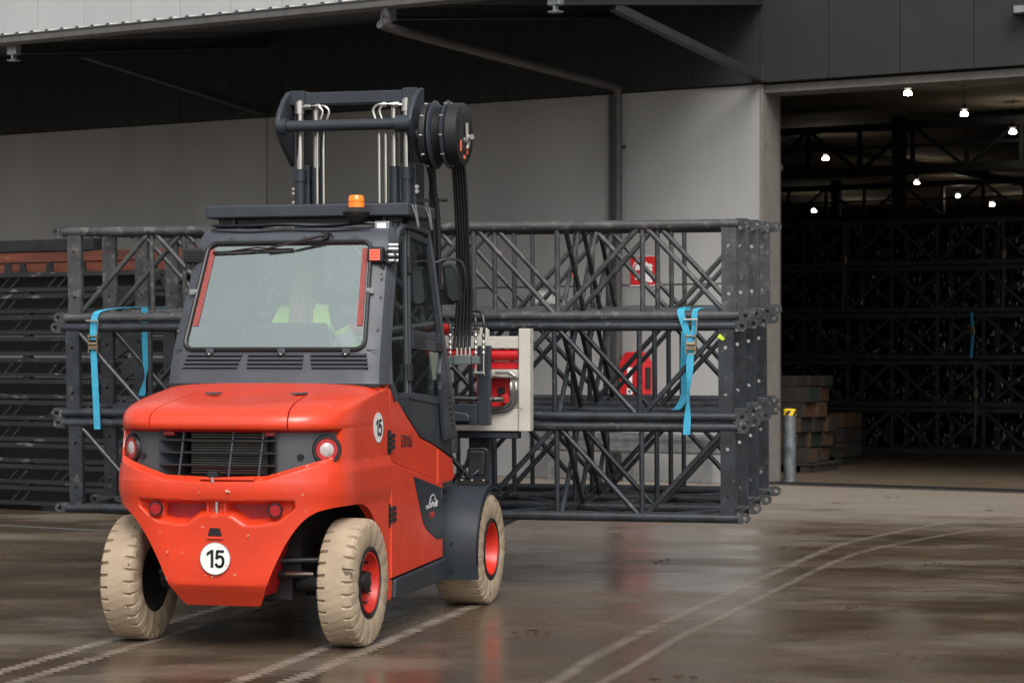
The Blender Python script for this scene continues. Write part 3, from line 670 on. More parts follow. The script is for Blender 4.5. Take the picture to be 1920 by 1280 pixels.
# ------------------------------------------------------------------ forklift (local: x right, y forward, z up)
FK = thing('forklift', 'large red and grey forklift with number 15 carrying lattice sections, seen from behind', 'forklift')
FK.matrix_world = MT
def sstep(a, b, x):
    t = max(0, min(1, (x-a)/(b-a))); return t*t*(3-2*t)
def lerp_tab(tab, x):
    if x <= tab[0][0]: return tab[0][1]
    for (a, va), (b, vb) in zip(tab, tab[1:]):
        if x <= b: return va+(vb-va)*(x-a)/(b-a)
    return tab[-1][1]
def dense(tab):
    p = smooth_pts([(a, b, 0) for a, b in tab], 6); out = [(p[0].x, p[0].y)]
    for q in p[1:]:
        if q.x > out[-1][0]+1e-6: out.append((q.x, q.y))
    return out
ZB1 = dense([(.22, .25), (.25, .255), (.29, .31), (.335, .40), (.38, .52), (.43, .635), (.49, .725), (.56, .785), (.64, .812), (.7, .818)])
ZB2 = dense([(-.02, .818), (.06, .815), (.14, .803), (.24, .767), (.34, .69), (.42, .585), (.49, .45), (.54, .33), (.575, .21), (.7, .2)])
PLAN = smooth_pts([(0, 0, 0), (.2, .004, 0), (.36, .016, 0), (.5, .055, 0), (.6, .13, 0), (.66, .24, 0), (.688, .38, 0), (.692, .55, 0)], 8)
def plan(s, a0, w=1., yend=.63):        # s 0..1 from the rear centre round to the side, x and y of the outline
    m = len(PLAN)-1
    if s < .72:
        f = s/.72*m; i = min(int(f), m-1); p = PLAN[i].lerp(PLAN[i+1], f-i); return p.x*w, min(yend, p.y+a0)
    p = PLAN[-1]; y0 = p.y+a0; t = (s-.72)/.28; return p.x*w, min(yend, y0)+(yend-min(yend, y0))*t
def zbot(x, y):                          # lower edge: centre flat, then the wheel arch
    return lerp_tab(ZB1, x) if y < -.02 else lerp_tab(ZB2, y)
def ztop(x, y):
    if y < -.1: return lerp_tab([(.0, .985), (.3, .995), (.45, 1.04), (.6, 1.085), (.65, 1.105), (.662, 1.14), (.668, 1.262)], x)
    return 1.262
A0 = [(.25, -.335), (.30, -.375), (.36, -.425), (.40, -.44), (.6, -.452), (.72, -.462), (.82, -.475), (.9, -.495), (.955, -.497), (1.0, -.49), (1.26, -.455)]
A0 = dense(A0)
def pocket(x, z):
    ax = abs(x); lo = lerp_tab([(0, .768), (.1, .765), (.145, .735), (.18, .712), (.26, .715), (.36, .735), (.43, .775), (.47, .81)], ax)
    d = min((.858-z)/.02, (z-lo)/.03, (.475-ax)/.04); m = max(0, min(1, d)); m = m*m*(3-2*m)
    extra = 0
    lo2 = lo+.03
    d2 = min((.842-z)/.012, (z-lo2)/.012, (.335-ax)/.02, (ax-.065)/.012); e = max(0, min(1, d2)); extra = .055*e
    return .055*m+extra
rows = []
NS, NT = 150, 84
for side in (-1, 1):
    for i in range(NS+1):
        if side == 1 and i == 0: continue
        s = (i/NS) if side == 1 else (1-i/NS)
        col = []
        x, y = plan(s, -.46); zb = zbot(abs(x), y); zt_ = ztop(abs(x), y)
        for j in range(NT+1):
            z = zb+(zt_-zb)*j/NT
            a0 = lerp_tab(A0, z); x, y = plan(s, a0)
            wv = 1+.02*sstep(.78, .9, z)*(1-sstep(1.0, 1.08, z))*sstep(.55, .66, abs(x))
            taper = 1-.10*sstep(.75, .3, z)*(1-sstep(-.2, .1, y))
            y += pocket(x, z)*(1 if y < 0 else 0)
            if y < -.1: y += .05*sstep(zt_-.028, zt_, z)*(1-sstep(.60, .645, abs(x)))
            col.append((x*side*wv*taper, y, z))
        rows.append(col)
obj('counterweight', grid(rows), 'red', FK, solid=.05, sharp=50, ref=(0, .6, .8))
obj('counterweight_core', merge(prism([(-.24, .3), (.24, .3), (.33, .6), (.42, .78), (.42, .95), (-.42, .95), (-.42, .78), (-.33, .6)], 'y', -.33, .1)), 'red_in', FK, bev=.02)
obj('tow_pin', merge(tube((0, -.43, .755), (0, -.43, .852), .012), tube((0, -.43, .85), (0, -.43, .868), .02)), 'bolt', FK)
obj('pin_bracket', merge(box2(-.06, -.045, -.44, -.36, .77, .845), box2(.045, .06, -.44, -.36, .77, .845)), 'red', FK, bev=.005)
obj('tow_slot', prism([(-.042, .655), (.042, .655), (.03, .7), (-.03, .7)], 'y', -.4605, -.44), 'void', FK)
obj('slot_lip', merge(box2(-.05, .05, -.468, -.455, .638, .65)), 'red', FK, bev=.005)
obj('latch', merge(box2(-.03, .03, -.5, -.44, .985, 1.02)), 'black', FK, bev=.004); obj('latch_pin', tube((0, -.49, .96), (0, -.49, .988), .012), 'bolt', FK)
obj('latch_plate', box2(-.075, .25, -.5, -.46, .972, .986), 'red', FK, bev=.005)
for sx in (-1, 1):
    r = obj('reflector', disc((sx*.36, -.452, .805), .034, .012, 'y', 28), 'reflector', FK)
    obj('reflector_ring', lathe([(.034, -.01), (.041, -.01), (.041, .008), (.034, .008)], 28, 'y', (sx*.36, -.452, .805), True), 'void', r)
for sx in (-1, 1): obj('pocket_plate', prism([(sx*.075, .758), (sx*.12, .752), (sx*.2, .742), (sx*.28, .748), (sx*.315, .77), (sx*.32, .84), (sx*.075, .84)], 'y', -.3715, -.3685), 'pocketred', FK)
random.seed(21); ch = []
for x, y, z, r in ((.09, -.5075, .911, .0085), (.103, -.5075, .906, .005), (-.08, -.506, .90, .003), (.20, -.4655, .66, .004), (-.285, -.462, .56, .005), (-.06, -.449, .43, .003), (-.02, -.449, .425, .0035), (.40, -.464, .95, .003)):
    ch.append(prism([(x+r*random.uniform(.5, 1.2)*math.cos(k*.9), z+r*random.uniform(.5, 1.2)*math.sin(k*.9)) for k in range(7)], 'y', y-.0008, y+.012))
obj('paint_chip', merge(*ch), 'chip', FK)['kind'] = 'stuff'
def ring_decal(name, c, ax, r, parent, chars, size, mtx, sx):
    d = obj(name, disc(c, r, .002, ax, 40), 'decal', parent)
    obj('decal_border', lathe([(r*.97, -.0016), (r*.995, -.0016), (r*.995, .0014), (r*.97, .0014)], 40, ax, c, True), 'ink', d)
    one = [(.004, -.05), (.021, -.05), (.021, .05), (.006, .05), (-.02, .032), (-.02, .014), (.004, .029)]
    g1 = prism([(p[0]-.03, p[1]) for p in one], 'z', 0, .0012)
    five = [(.024, .042, 0), (-.012, .042, 0), (-.016, .002, 0), (-.004, .012, 0), (.012, .011, 0), (.022, .0, 0), (.023, -.02, 0), (.016, -.038, 0), (.002, -.044, 0), (-.012, -.041, 0), (-.02, -.030, 0)]
    fp = five[:3]+smooth_pts(five[2:], 3)[1:]
    g2 = merge(*[prism([(fp[q][0]*1.0+nx_[0], fp[q][1]+nx_[1]) for q, nx_ in ()], 'z', 0, .001)] if 0 else [bar((Vector(fp[q])-(Vector(fp[q+1])-Vector(fp[q])).normalized()*.004)+Vector((.026, 0, .0006)), Vector(fp[q+1])+(Vector(fp[q+1])-Vector(fp[q])).normalized()*.004+Vector((.026, 0, .0006)), .0155, .0012, (0, 0, 1)) for q in range(len(fp)-1)])
    for g in (g1, g2): obj('digit', ([tuple(mtx @ Vector(v)) for v in g[0]], g[1]), 'ink', d)
ring_decal('number_decal', (0, -.4545, .527), 'y', .092, FK, '15', .135, basis((0, -.4565, .527), (1, 0, 0), (0, 0, 1)), .68)
ring_decal('number_decal', (.694, .40, 1.243), 'x', .092, FK, '15', .135, basis((.696, .40, 1.243), (0, 1, 0), (0, 0, 1)), .68)
# recessed lamp panels and grille between counterweight and hood
def panel_grid(s0, s1, side, off, zlo, zhi, n=24):
    P = []
    for i in range(n+1):
        s = s0+(s1-s0)*i/n; col = []
        for j in range(7):
            x, y = plan(s, -.46); zl = min(zlo if isinstance(zlo, (int, float)) else zlo(x, y), zhi); z = zl+(zhi-zl)*j/6
            x, y = plan(s, -.44); col.append((x*side*(1-off*.75), y+off*(1 if y < .2 else 0), z))
        P.append(col)
    return P
for sx in (-1, 1):
    lp = obj('lamp_panel', grid(panel_grid(.205, .655, sx, .035, lambda x, y: ztop(x, y)-.05, 1.262)), 'lampgrey', FK, solid=.01, ref=(0, .5, 1.1))
    lp2 = obj('lamp_panel_return', grid([[(sx*(.352-.02*v), -.39+.14*v, z) for z in (.97, 1.26)] for v in (0, 1)]), 'lampgrey', FK, solid=.006)
    # tail lamp
    c = (.605*sx if sx > 0 else -.565, -.285 if sx > 0 else -.305, 1.14); nrm = Vector((.62*sx, -.78, 0)).normalized()
    if sx == 1: nrm = Vector((.42, -.9, 0)).normalized()
    q = nrm.to_track_quat('Z', 'Y').to_matrix().to_4x4(); q.translation = Vector(c)+nrm*.0
    tl = part('tail_lamp', FK); tl.matrix_local = q
    obj('lamp_housing', lathe([(.001, -.05), (.082, -.05), (.085, .0), (.078, .012), (.066, .012), (.064, 0)], 36, 'z'), 'black', tl)
    obj('lamp_ring', lathe([(.04, .012), (.062, .012), (.064, .0), (.064, -.03)], 36, 'z'), 'redlens', tl)
    obj('lamp_lens', lathe([(.001, .021), (.03, .018), (.042, .010), (.042, 0)], 36, 'z'), 'lamp', tl)
    obj('cable_hole', disc((sx*.475, -.357, 1.10), .018, .02, 'y', 18), 'void', FK)
gr = obj('grille', merge(box2(-.36, .36, -.20, -.19, .96, 1.27)), 'void', FK)
obj('radiator', merge(*[box2(-.2, .26, -.312, -.30, z, z+.0072) for z in [1.0+.0145*i for i in range(18)]]), 'fin', gr)
obj('radiator_core', box2(-.21, .27, -.299, -.285, .985, 1.262), 'void', gr)
for z in (1.045, 1.115, 1.185): obj('grille_slat', merge(prism([(-.35, z), (-.35, z+.012), (.35, z+.012), (.35, z)], 'y', -.42, -.30)), 'black', gr, bev=.003)
for x in (-.21, .09, .27): obj('grille_bar', bar((x-.02, -.425, .985), (x+.005, -.40, 1.26), .008, .014, (0, 1, 0)), 'grey', gr)
for sx in (-1, 1): obj('grille_cheek', prism([(sx*.355, -.41), (sx*.35, -.42), (sx*.24, -.26), (sx*.26, -.25)], 'z', .97, 1.26), 'dgrey', gr)
obj('grille_sill', box2(-.36, .36, -.44, -.2, .955, .972), 'red', gr)
for sx in (-1, 1): obj('marker_lens', box2(*sorted((sx*.27, sx*.35)), -.40, -.36, 1.215, 1.25), 'redlens', FK, bev=.006)
# hood
HP = [(1.252, -.40, .985), (1.250, -.448, .995), (1.262, -.468, 1.), (1.29, -.472, 1.), (1.32, -.462, 1.), (1.348, -.435, .999), (1.372, -.385, .997), (1.395, -.30, .995), (1.42, -.17, .992), (1.445, .0, .99), (1.4535, .06, .9895), (1.47, .18, .988), (1.492, .34, .986), (1.505, .44, .985), (1.506, .56, .985)]
def hood_cols(f0, f1, side, n, r0=0, r1=None, shift=0.):
    P = []
    hp = HP[r0:r1]
    for i in range(n+1):
        col = []
        for q, (z, a0, w) in enumerate(hp):
            t = min(1, max(0, (a0+.46)/.52)); s0 = f0(t) if callable(f0) else f0; s1 = f1(t) if callable(f1) else f1
            a0 += shift if q == 0 else 0
            x, y = plan(s0+(s1-s0)*i/n, a0, w, .63)
            dz = -.018*math.exp(-((x)/.3)**2)*sstep(-.4, -.1, a0)*(1-sstep(.1, .4, a0))
            col.append((x*side, y, z+dz))
        P.append(col)
    return P
KR = 11                                   # row where the hinged hood ends and the fixed strip begins
def seam(sgn): return lambda t: .236+sgn*.0032-.052*t**.8
def seam_r(sgn): return lambda t: .252+sgn*.0032-.035*t**.8
pc = hood_cols(0, seam(-1), -1, 16, 0, KR)[::-1]+hood_cols(0, seam_r(-1), 1, 16, 0, KR)[1:]
hd = obj('hood', grid(pc), 'red', FK, solid=.02, sharp=60, ref=(0, .5, .9))
for sx in (-1, 1): obj('hood_corner', grid(hood_cols(seam(1) if sx < 0 else seam_r(1), 1, sx, 60, 0, KR)), 'red', FK, solid=.02, sharp=60, ref=(0, .5, .9))
obj('hood_strip', grid(hood_cols(0, 1, -1, 50, KR-1, None, .006)[::-1]+hood_cols(0, 1, 1, 50, KR-1, None, .006)[1:]), 'red', FK, solid=.02, sharp=60, ref=(0, .5, .9))
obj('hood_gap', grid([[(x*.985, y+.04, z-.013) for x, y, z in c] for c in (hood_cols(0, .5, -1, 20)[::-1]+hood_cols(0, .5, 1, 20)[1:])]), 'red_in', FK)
for x in (-.2, .33): obj('hood_hinge', prism([(x-.045, .0), (x+.03, .0), (x+.045, .05), (x-.02, .05)], 'z', 1.445, 1.456), 'grey', FK, bev=.002)
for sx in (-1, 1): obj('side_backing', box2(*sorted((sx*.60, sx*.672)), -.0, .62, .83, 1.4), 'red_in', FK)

# chassis between the wheels, steer axle and hoses
obj('chassis', merge(box2(-.4, .4, -.15, 2.1, .42, .95), box2(-.6, .6, .58, 1.9, .22, 1.3), box2(-.5, .5, -.3, .4, .86, 1.0)), 'void', FK)
obj('steer_axle', merge(tube((-.5, 0, .36), (.5, 0, .36), .06), box2(-.34, .34, -.12, .12, .27, .48), tube((-.45, -.17, .42), (.45, -.17, .42), .022), tube((.2, -.22, .5), (.52, -.1, .5), .018)), 'black', FK)
obj('steer_rod', tube((.33, -.2, .43), (.5, -.2, .43), .014), 'chrome', FK)
# wheels
def tyre_geo(Rr, w, rim, notches, depth):
    ns = notches*10; pr = [(-w/2+.012, rim), (-w/2, rim+.03), (-w/2-.003, rim+(Rr-rim)*.5), (-w/2, Rr-.05), (-w/2+.004, Rr-.022), (-w/2+.016, Rr-.006)]
    mid = [(-w/2+.036+(w-.072)*i/6, Rr-.0006*(i-3)**2*.3) for i in range(7)]
    prof = pr+mid+[(-h, r) for h, r in pr[::-1]]
    V, Fc = [], []
    for i, (h, r) in enumerate(prof):
        for k in range(ns):
            f = k % 10
            ff = (k+(5 if h > 0 else 0)) % 10
            d = 0
            ah = abs(h)
            if ff in (0, 1) and ah > w/2-.052 and r > Rr-.06: d = depth*(1 if ff == 0 else .9)
            elif ah < w/2-.05: d = .0012*math.sin(k*.9+h*60)
            rr = r-d; hh = h
            if r < Rr-.04 and r > rim+.02: hh = h+(.002*math.sin(k*6.283/20) if abs(h) > w/2-.01 else 0)
            a = 2*math.pi*k/ns; V.append((hh, rr*math.cos(a), rr*math.sin(a)))
    m = len(prof)
    for i in range(m-1):
        for k in range(ns): Fc.append((i*ns+k, i*ns+(k+1) % ns, (i+1)*ns+(k+1) % ns, (i+1)*ns+k))
    return V, Fc
def wheel(x, y, rad, w, side, nuts):
    rim = rad*.545
    wl = part('wheel', FK, (x, y, rad), (0, 0, 0 if side > 0 else math.pi))
    obj('tyre', tyre_geo(rad, w, rim, 32, .022), 'tyre', wl, sharp=28)
    o = w/2
    obj('rim_ring', lathe([(rim+.004, o-.02), (rim+.006, o-.004), (rim-.012, o+.001), (rim-.022, o-.012)], 48, 'x'), 'black', wl)
    obj('rim', lathe([(rim-.02, o-.018), (rim-.026, o-.004), (rim-.036, o-.008), (rim-.045, o-.05), (rim*.6, o-.085), (rim*.58, o-.06), (.001, o-.055)] if nuts else [(rim-.02, o-.018), (rim-.026, o-.004), (rim-.036, o-.008), (rim-.05, o-.05), (rim-.07, o-.12), (rim*.4, o-.14), (.001, o-.14)], 48, 'x'), 'red_rim', wl)
    obj('rim_back', lathe([(rim-.01, -o+.02), (rim-.05, -o+.05), (.001, -o+.07)], 32, 'x'), 'void', wl)
    if nuts:
        obj('hub', lathe([(.07, o-.06), (.065, o-.02), (.03, o-.008), (.001, o-.006)], 24, 'x'), 'black', wl)
        nm = me('wheel_nut', lathe([(.013, 0), (.013, .028), (.007, .03), (.007, .05), (.001, .05)], 8, 'x'), 'black')
        for k in range(8):
            a = k*math.pi/4+.3; obj('wheel_nut', nm, None, wl, loc=(o-.085, .125*math.cos(a), .125*math.sin(a)))
    return wl
RR = .3675
wheel(.668, 0, RR, .215, 1, True); wheel(-.648, 0, RR, .215, -1, True)
wheel(.722, 2.33, RR+.002, .32, 1, False); wheel(-.722, 2.33, RR+.002, .32, -1, False)
# sides
up_poly = [(.642, 1.474), (.80, 1.395), (1.0, 1.29), (1.278, 1.152), (1.45, 1.12), (1.655, 1.078), (1.66, .86), (1.302, .925), (1.0, .975), (.642, 1.035)]
lo_poly = [(.642, 1.03), (1.0, .97), (1.302, .92), (1.66, .855), (1.76, .835), (1.76, .36), (.642, .325)]
leg = [(.642, .32), (.70, .32), (.685, .2), (.64, .2)]
fr_poly = [(1.69, 1.07), (2.03, .985), (2.085, .86), (2.0, .84), (1.78, .835), (1.69, .845)]
dk_poly = [(.79, 1.392), (.83, 1.42), (1.02, 1.42), (1.63, 1.36), (1.672, 1.36), (1.672, 1.082), (1.45, 1.126), (1.278, 1.158), (1.0, 1.298)]
dk2 = [(1.685, 1.36), (2.0, 1.34), (2.04, 1.0), (1.685, 1.078)]
ins = [(1.09, .918), (1.3, .885), (1.76, .806), (1.76, .483), (1.6, .49), (1.52, .52), (1.361, .576), (1.30, .62)]
for sx in (-1, 1):
    a, b = sorted((sx*.60, sx*.688)); c, d = sorted((sx*.60, sx*.700)); e, f = sorted((sx*.60, sx*.706))
    obj('side_panel', merge(prism(up_poly, 'x', a, b)), 'red', FK, bev=.006)
    obj('lower_side_panel', merge(prism(lo_poly, 'x', c, d), prism(leg, 'x', a, b)), 'red', FK, bev=.010, seg=3)
    obj('front_side_panel', prism(fr_poly, 'x', a, b), 'red', FK, bev=.008)
    obj('lower_door_panel', prism(dk_poly, 'x', *sorted((sx*.60, sx*.69))), 'panel', FK, bev=.006)
    obj('front_corner_panel', prism(dk2, 'x', *sorted((sx*.58, sx*.687))), 'panel', FK, bev=.006)
    obj('side_insert', prism(ins, 'x', *sorted((sx*.66, sx*.7035))), 'panel', FK, bev=.002)
    obj('skirt', prism([(.70, .318), (1.82, .352), (1.83, .21), (.68, .2)], 'x', *sorted((sx*.58, sx*.712))), 'panel', FK, bev=.014)
    for z0, y0 in ((1.19, .59), (.75, .615)):
        h = obj('panel_hinge', merge(box2(*sorted((sx*.68, sx*.694)), y0-.01, y0+.06, z0-.115, z0+.03)), 'void', FK)
        for k in range(3): obj('hinge_knuckle', box2(*sorted((sx*.69, sx*.709)), y0+.012, y0+.105, z0-.085+k*.034, z0-.058+k*.034), 'black', h, bev=.005)
text('fleet_number', 'E8006', .108, 'ink', FK, basis((.690, .985, 1.137), (0, 1, -.05), (0, 0, 1)), .82, ext=.001, bold=.0002, sp=1.12)
strokes = [[(1.557, 0.743), (1.561, 0.76), (1.542, 0.774), (1.515, 0.78), (1.481, 0.775), (1.458, 0.762), (1.44, 0.742), (1.421, 0.717), (1.391, 0.7), (1.369, 0.7), (1.357, 0.709), (1.372, 0.717), (1.398, 0.715), (1.428, 0.704), (1.443, 0.7)],
 [(1.466, 0.734), (1.455, 0.702)], [(1.479, 0.751), (1.479, 0.744)], [(1.492, 0.734), (1.481, 0.703)], [(1.486, 0.717), (1.509, 0.734), (1.52, 0.73), (1.513, 0.703)],
 [(1.566, 0.723), (1.545, 0.726), (1.534, 0.714), (1.538, 0.703), (1.557, 0.704), (1.572, 0.718)], [(1.589, 0.749), (1.574, 0.702)], [(1.587, 0.713), (1.612, 0.718), (1.622, 0.731), (1.606, 0.734), (1.591, 0.719), (1.596, 0.704), (1.618, 0.705)]]
obj('script_lettering', merge(*[ribbon([Vector((.7052, a, z)) for a, z in [(p.y, p.z) for p in smooth_pts([(0, a, z) for a, z in st_], 4)]], .0055, [Vector((0, (q[1].z-q[0].z), -(q[1].y-q[0].y))) for q in [(smooth_pts([(0, a, z) for a, z in st_], 4)[max(0, i-1)], smooth_pts([(0, a, z) for a, z in st_], 4)[min(i+1, (len(st_)-1)*4)]) for i in range((len(st_)-1)*4+1)]], .001) for st_ in strokes]), 'whiteclean', FK)
text('type_lettering', 'E80', .06, 'redprint', FK, basis((.7045, 1.487, .652), (0, 1, 0), (0, .22, 1)), 1.25, ext=.0007, bold=-.0006)
obj('insert_slit', box2(.703, .7045, 1.71, 1.722, .745, .80), 'zinc', FK)
# front fenders
for sx in (-1, 1):
    P = []
    for i in range(19):
        a = R(198-i*(198-62)/18); rr = .435
        P.append([(x*sx, 2.33+rr*math.cos(a), .37+rr*math.sin(a)) for x in (.60, .70, .80, .87, .895)])
    P[0] = [(x, y, .20) for x, y, z in P[0]]
    V, Fc = grid(P); n = len(V)
    lip = [[P[i][-1], (P[i][-1][0], 2.33+(P[i][-1][1]-2.33)*.94, .37+(P[i][-1][2]-.37)*.94)] for i in range(1, 19)]
    obj('front_fender', (V, Fc), 'panel', FK, solid=.014, ref=(0, 2.33, .37)); obj('fender_lip', grid(lip), 'panel', FK, solid=.012)
    obj('fender_bolt', merge(*[disc((sx*.72+.0, 1.893, z), .008, .006, 'y', 10) for z in (.27, .44)]), 'void', FK)
# entry mirror and guard on the right fender
mr = part('low_mirror', FK, (.775, 2.3, .9))
obj('mirror_shell', prism([(-.055, -.04), (.055, -.04), (.06, .11), (.05, .13), (-.05, .13), (-.06, .11)], 'y', .0, .05), 'black', mr, bev=.012)
obj('guard_hoop', pipe(smooth_pts([(-.1, -.03, -.07), (-.05, -.04, .08), (-.04, -.045, .135), (.0, -.045, .14), (.085, -.045, .138), (.09, -.045, .05), (.06, -.03, -.075)], 4), .007, 8), 'black', mr)
obj('mirror_cable', pipe(smooth_pts([(.02, -.005, -.0), (-.01, -.03, -.03), (-.06, -.035, -.05), (-.1, -.03, -.06)], 4), .005, 6), 'black', mr)
obj('mirror_foot', merge(box2(-.11, .08, -.05, .05, -.1, -.07), *[disc((x, -.001, .03), .008, .006, 'y', 8) for x in (-.02, .025)]), 'black', mr)
obj('fender_fastener', merge(*[lathe([(.012, .0), (.012, .008), (.001, .008)], 8, 'z', (x, -.03, -.07)) for x in (-.09, -.02, .06)]), 'bolt', mr)

# cab: rear shell with window opening
RW = [(1.497, .435, .700, 0), (1.52, .445, .698, 0), (1.60, .458, .695, 0), (1.715, .495, .69, .580), (2.36, .785, .648, .530), (2.415, .828, .636, 0), (2.452, .90, .622, 0), (2.466, 1.0, .612, 0), (2.468, 1.62, .612, 0)]
def wrow(i, sx):
    z, a, w, ww = RW[i]; ww = ww or (.58 if i < 3 else .525)
    k = 1 if i < 6 else max(0, 1-(i-5)*.6)
    return [(sx*ww, a, z), (sx*(w-.075), a+.012*k, z), (sx*(w-.028), a+.04*k, z), (sx*(w-.008), a+.09*k, z), (sx*w, a+.17*k, z-(0 if i < 6 else .03))]
V, Fc = [], []
idx = {}
def vi(p):
    kx = tuple(round(c, 4) for c in p)
    if kx not in idx: idx[kx] = len(V); V.append(p)
    return idx[kx]
for i in range(len(RW)-1):
    for sx in (-1, 1):
        A, B = wrow(i, sx), wrow(i+1, sx)
        for k in range(4): Fc.append((vi(A[k]), vi(A[k+1]), vi(B[k+1]), vi(B[k])))
    if i != 3:
        A, B, C, D = wrow(i, -1)[0], wrow(i, 1)[0], wrow(i+1, 1)[0], wrow(i+1, -1)[0]
        Fc.append((vi(A), vi(B), vi(C), vi(D)))
cab = obj('cab_shell', (V, Fc), 'grey', FK, solid=.03, bev=.006, sharp=30, ref=(0, 1.4, 1.8))
# window: seal, pane, tapes, clips
def wz(z, off=0.):                        # point depth on the sloping window plane
    t = (z-1.715)/(2.36-1.715); return .495+.29*t-off
def wx(z, f): t = (z-1.715)/.645; return f*(.580-.05*t)
rear = part('rear_window', FK)
pane = obj('glass_pane', ([(wx(z, f), wz(z, -.004), z) for z, f in ((1.72, -1), (1.72, 1), (2.355, 1), (2.355, -1))], [(0, 1, 2, 3)]), 'glass_rear', rear)
def wloop(f, zlo, zhi, rnd=.06, off=.008):
    P = []
    for cx, cz, a0 in ((1, zlo, -90), (1, zhi, 0), (-1, zhi, 90), (-1, zlo, 180)):
        for j in range(6):
            a = R(a0+90*j/5); zc = cz+(rnd if cz == zlo else -rnd); z = zc+rnd*math.sin(a)
            x = wx(z, f*cx)-cx*rnd+rnd*math.cos(a); P.append((x, wz(z, off), z))
    return P
Lp = wloop(1.0, 1.708, 2.367); obj('window_seal', pipe(Lp+[Lp[0], Lp[1]], .0135, 8, False), 'black', rear)
for f0, f1 in ((-.975, -.91), (.90, .965)):
    z0, z1 = 1.85, 2.325
    g = [[(wx(z, f), wz(z, .002), z) for z in (z0, (z0+z1)/2, z1)] for f in (f0*.99, f1*.99)]
    obj('warning_tape', grid(g), 'tape', rear, solid=.002)
for x, z in ((-.4, 1.685), (.06, 1.685), (.47, 1.685), (-.38, 2.388), (.1, 2.39), (.42, 2.388)):
    o = obj('window_clip', box(x, wz(z, .016)+(.0 if z < 2 else .0), z+(.012 if z < 2 else -.01), .05, .012, .03), 'grey', rear, bev=.004)
    obj('clip_bolt', lathe([(.011, 0), (.009, .008), (.001, .01)], 10, 'y', (x, wz(z, .03) if z < 2 else wz(z, .02), z)), 'bolt', rear).scale = (1, 1, 1)
for x, z in ((-.575, 2.06), (.565, 2.06)): obj('window_clip', box(x, wz(z, .015), z, .05, .014, .035), 'zinc', rear, bev=.004)
# wiper
wp_ = part('wiper', FK)
zq = 2.40
obj('wiper_arm', pipe([(.235, wz(2.40, .05), 2.405), (.2, wz(2.39, .055), 2.398), (.0, wz(2.345, .05), 2.352), (-.14, wz(2.32, .035), 2.325)], [.014, .012, .009, .006], 6), 'black', wp_)
obj('wiper_blade', merge(pipe([(-.49, wz(2.306, .014), 2.306), (-.2, wz(2.318, .016), 2.318), (.035, wz(2.322, .014), 2.322)], .008, 6), pipe([(-.38, wz(2.31, .02), 2.312), (-.2, wz(2.335, .03), 2.335), (-.05, wz(2.32, .02), 2.322)], .006, 6)), 'black', wp_)
obj('wiper_pivot', merge(disc((.235, wz(2.40, .03), 2.405), .024, .05, 'y', 14), pipe(smooth_pts([(.25, wz(2.4, .03), 2.40), (.27, wz(2.42, .05), 2.415), (.285, wz(2.4, .03), 2.385)], 4), .006, 6)), 'black', wp_)
# louvres under the window
for xc in (-.385, .02, .425):
    vt = part('vent', FK, (xc, 0, 0))
    for k in range(4):
        z = 1.588+k*.0245; t = (z-1.60)/.115; y = .458+max(0, t)*.037-(.0 if t > 0 else -.0)*1
        sl = .012*(k-1.5)/1.5*(xc < 0)-.008*(k-1.5)/1.5*(xc > .3)
        obj('louvre_slot', box2(-.175+sl, .175+sl, y-.0025, y+.006, z, z+.0085), 'void', vt)
        obj('louvre', prism([(y-.012, z+.0095), (y-.008, z+.0135), (y+.004, z+.0215), (y+.006, z+.0095)], 'x', -.178+sl, .178+sl), 'grey', vt)
obj('shell_seam', merge(box2(-.66, -.59, .489, .4935, 1.703, 1.7065), box2(.59, .66, .489, .4935, 1.703, 1.7065)), 'void', FK)
# cab base skirt
obj('cab_base', ribbon([(x, .437+.0*abs(x), 1.492) for x in (-.69, -.3, 0, .3, .69)], .02, (0, 0, 1), .02), 'black', FK)
# cab sides
def spt(a, z, off, sx): return (sx*(.69-.07*max(0, z-1.45)+off), a, z)
def sprism(poly, o0, o1, sx):
    n = len(poly); V = [spt(a, z, o0, sx) for a, z in poly]+[spt(a, z, o1, sx) for a, z in poly]
    return V, [tuple(range(n))[::-1], tuple(range(n, 2*n))]+[(k, (k+1) % n, n+(k+1) % n, n+k) for k in range(n)]
def sring(out, inn, o0, o1, sx):
    n = len(out); V = [spt(a, z, o, sx) for o in (o0, o1) for lp in (out, inn) for a, z in lp]; Fc = []
    for k in range(n):
        j = (k+1) % n
        Fc += [(k, j, n+j, n+k), (2*n+k, 3*n+k, 3*n+j, 2*n+j), (k, 2*n+k, 2*n+j, j), (n+k, n+j, 3*n+j, 3*n+k)]
    return V, Fc
q_out = [(1.05, 2.455), (1.205, 2.47), (1.03, 1.405), (.78, 1.40), (.64, 1.50), (.655, 1.69), (.72, 1.95), (.88, 2.26)]
q_in = [(1.10, 2.425), (1.175, 2.43), (1.0, 1.44), (.80, 1.44), (.70, 1.54), (.72, 1.70), (.775, 1.93), (.93, 2.25)]
d_out = [(1.215, 2.468), (1.69, 2.45), (1.80, 2.0), (1.865, 1.69), (2.01, 1.35), (1.66, 1.365), (1.04, 1.412), (1.12, 1.94)]
d_win_o = [(1.245, 2.45), (1.675, 2.425), (1.81, 1.76), (1.115, 1.80)]
d_win_i = [(1.28, 2.41), (1.65, 2.385), (1.775, 1.80), (1.145, 1.835)]
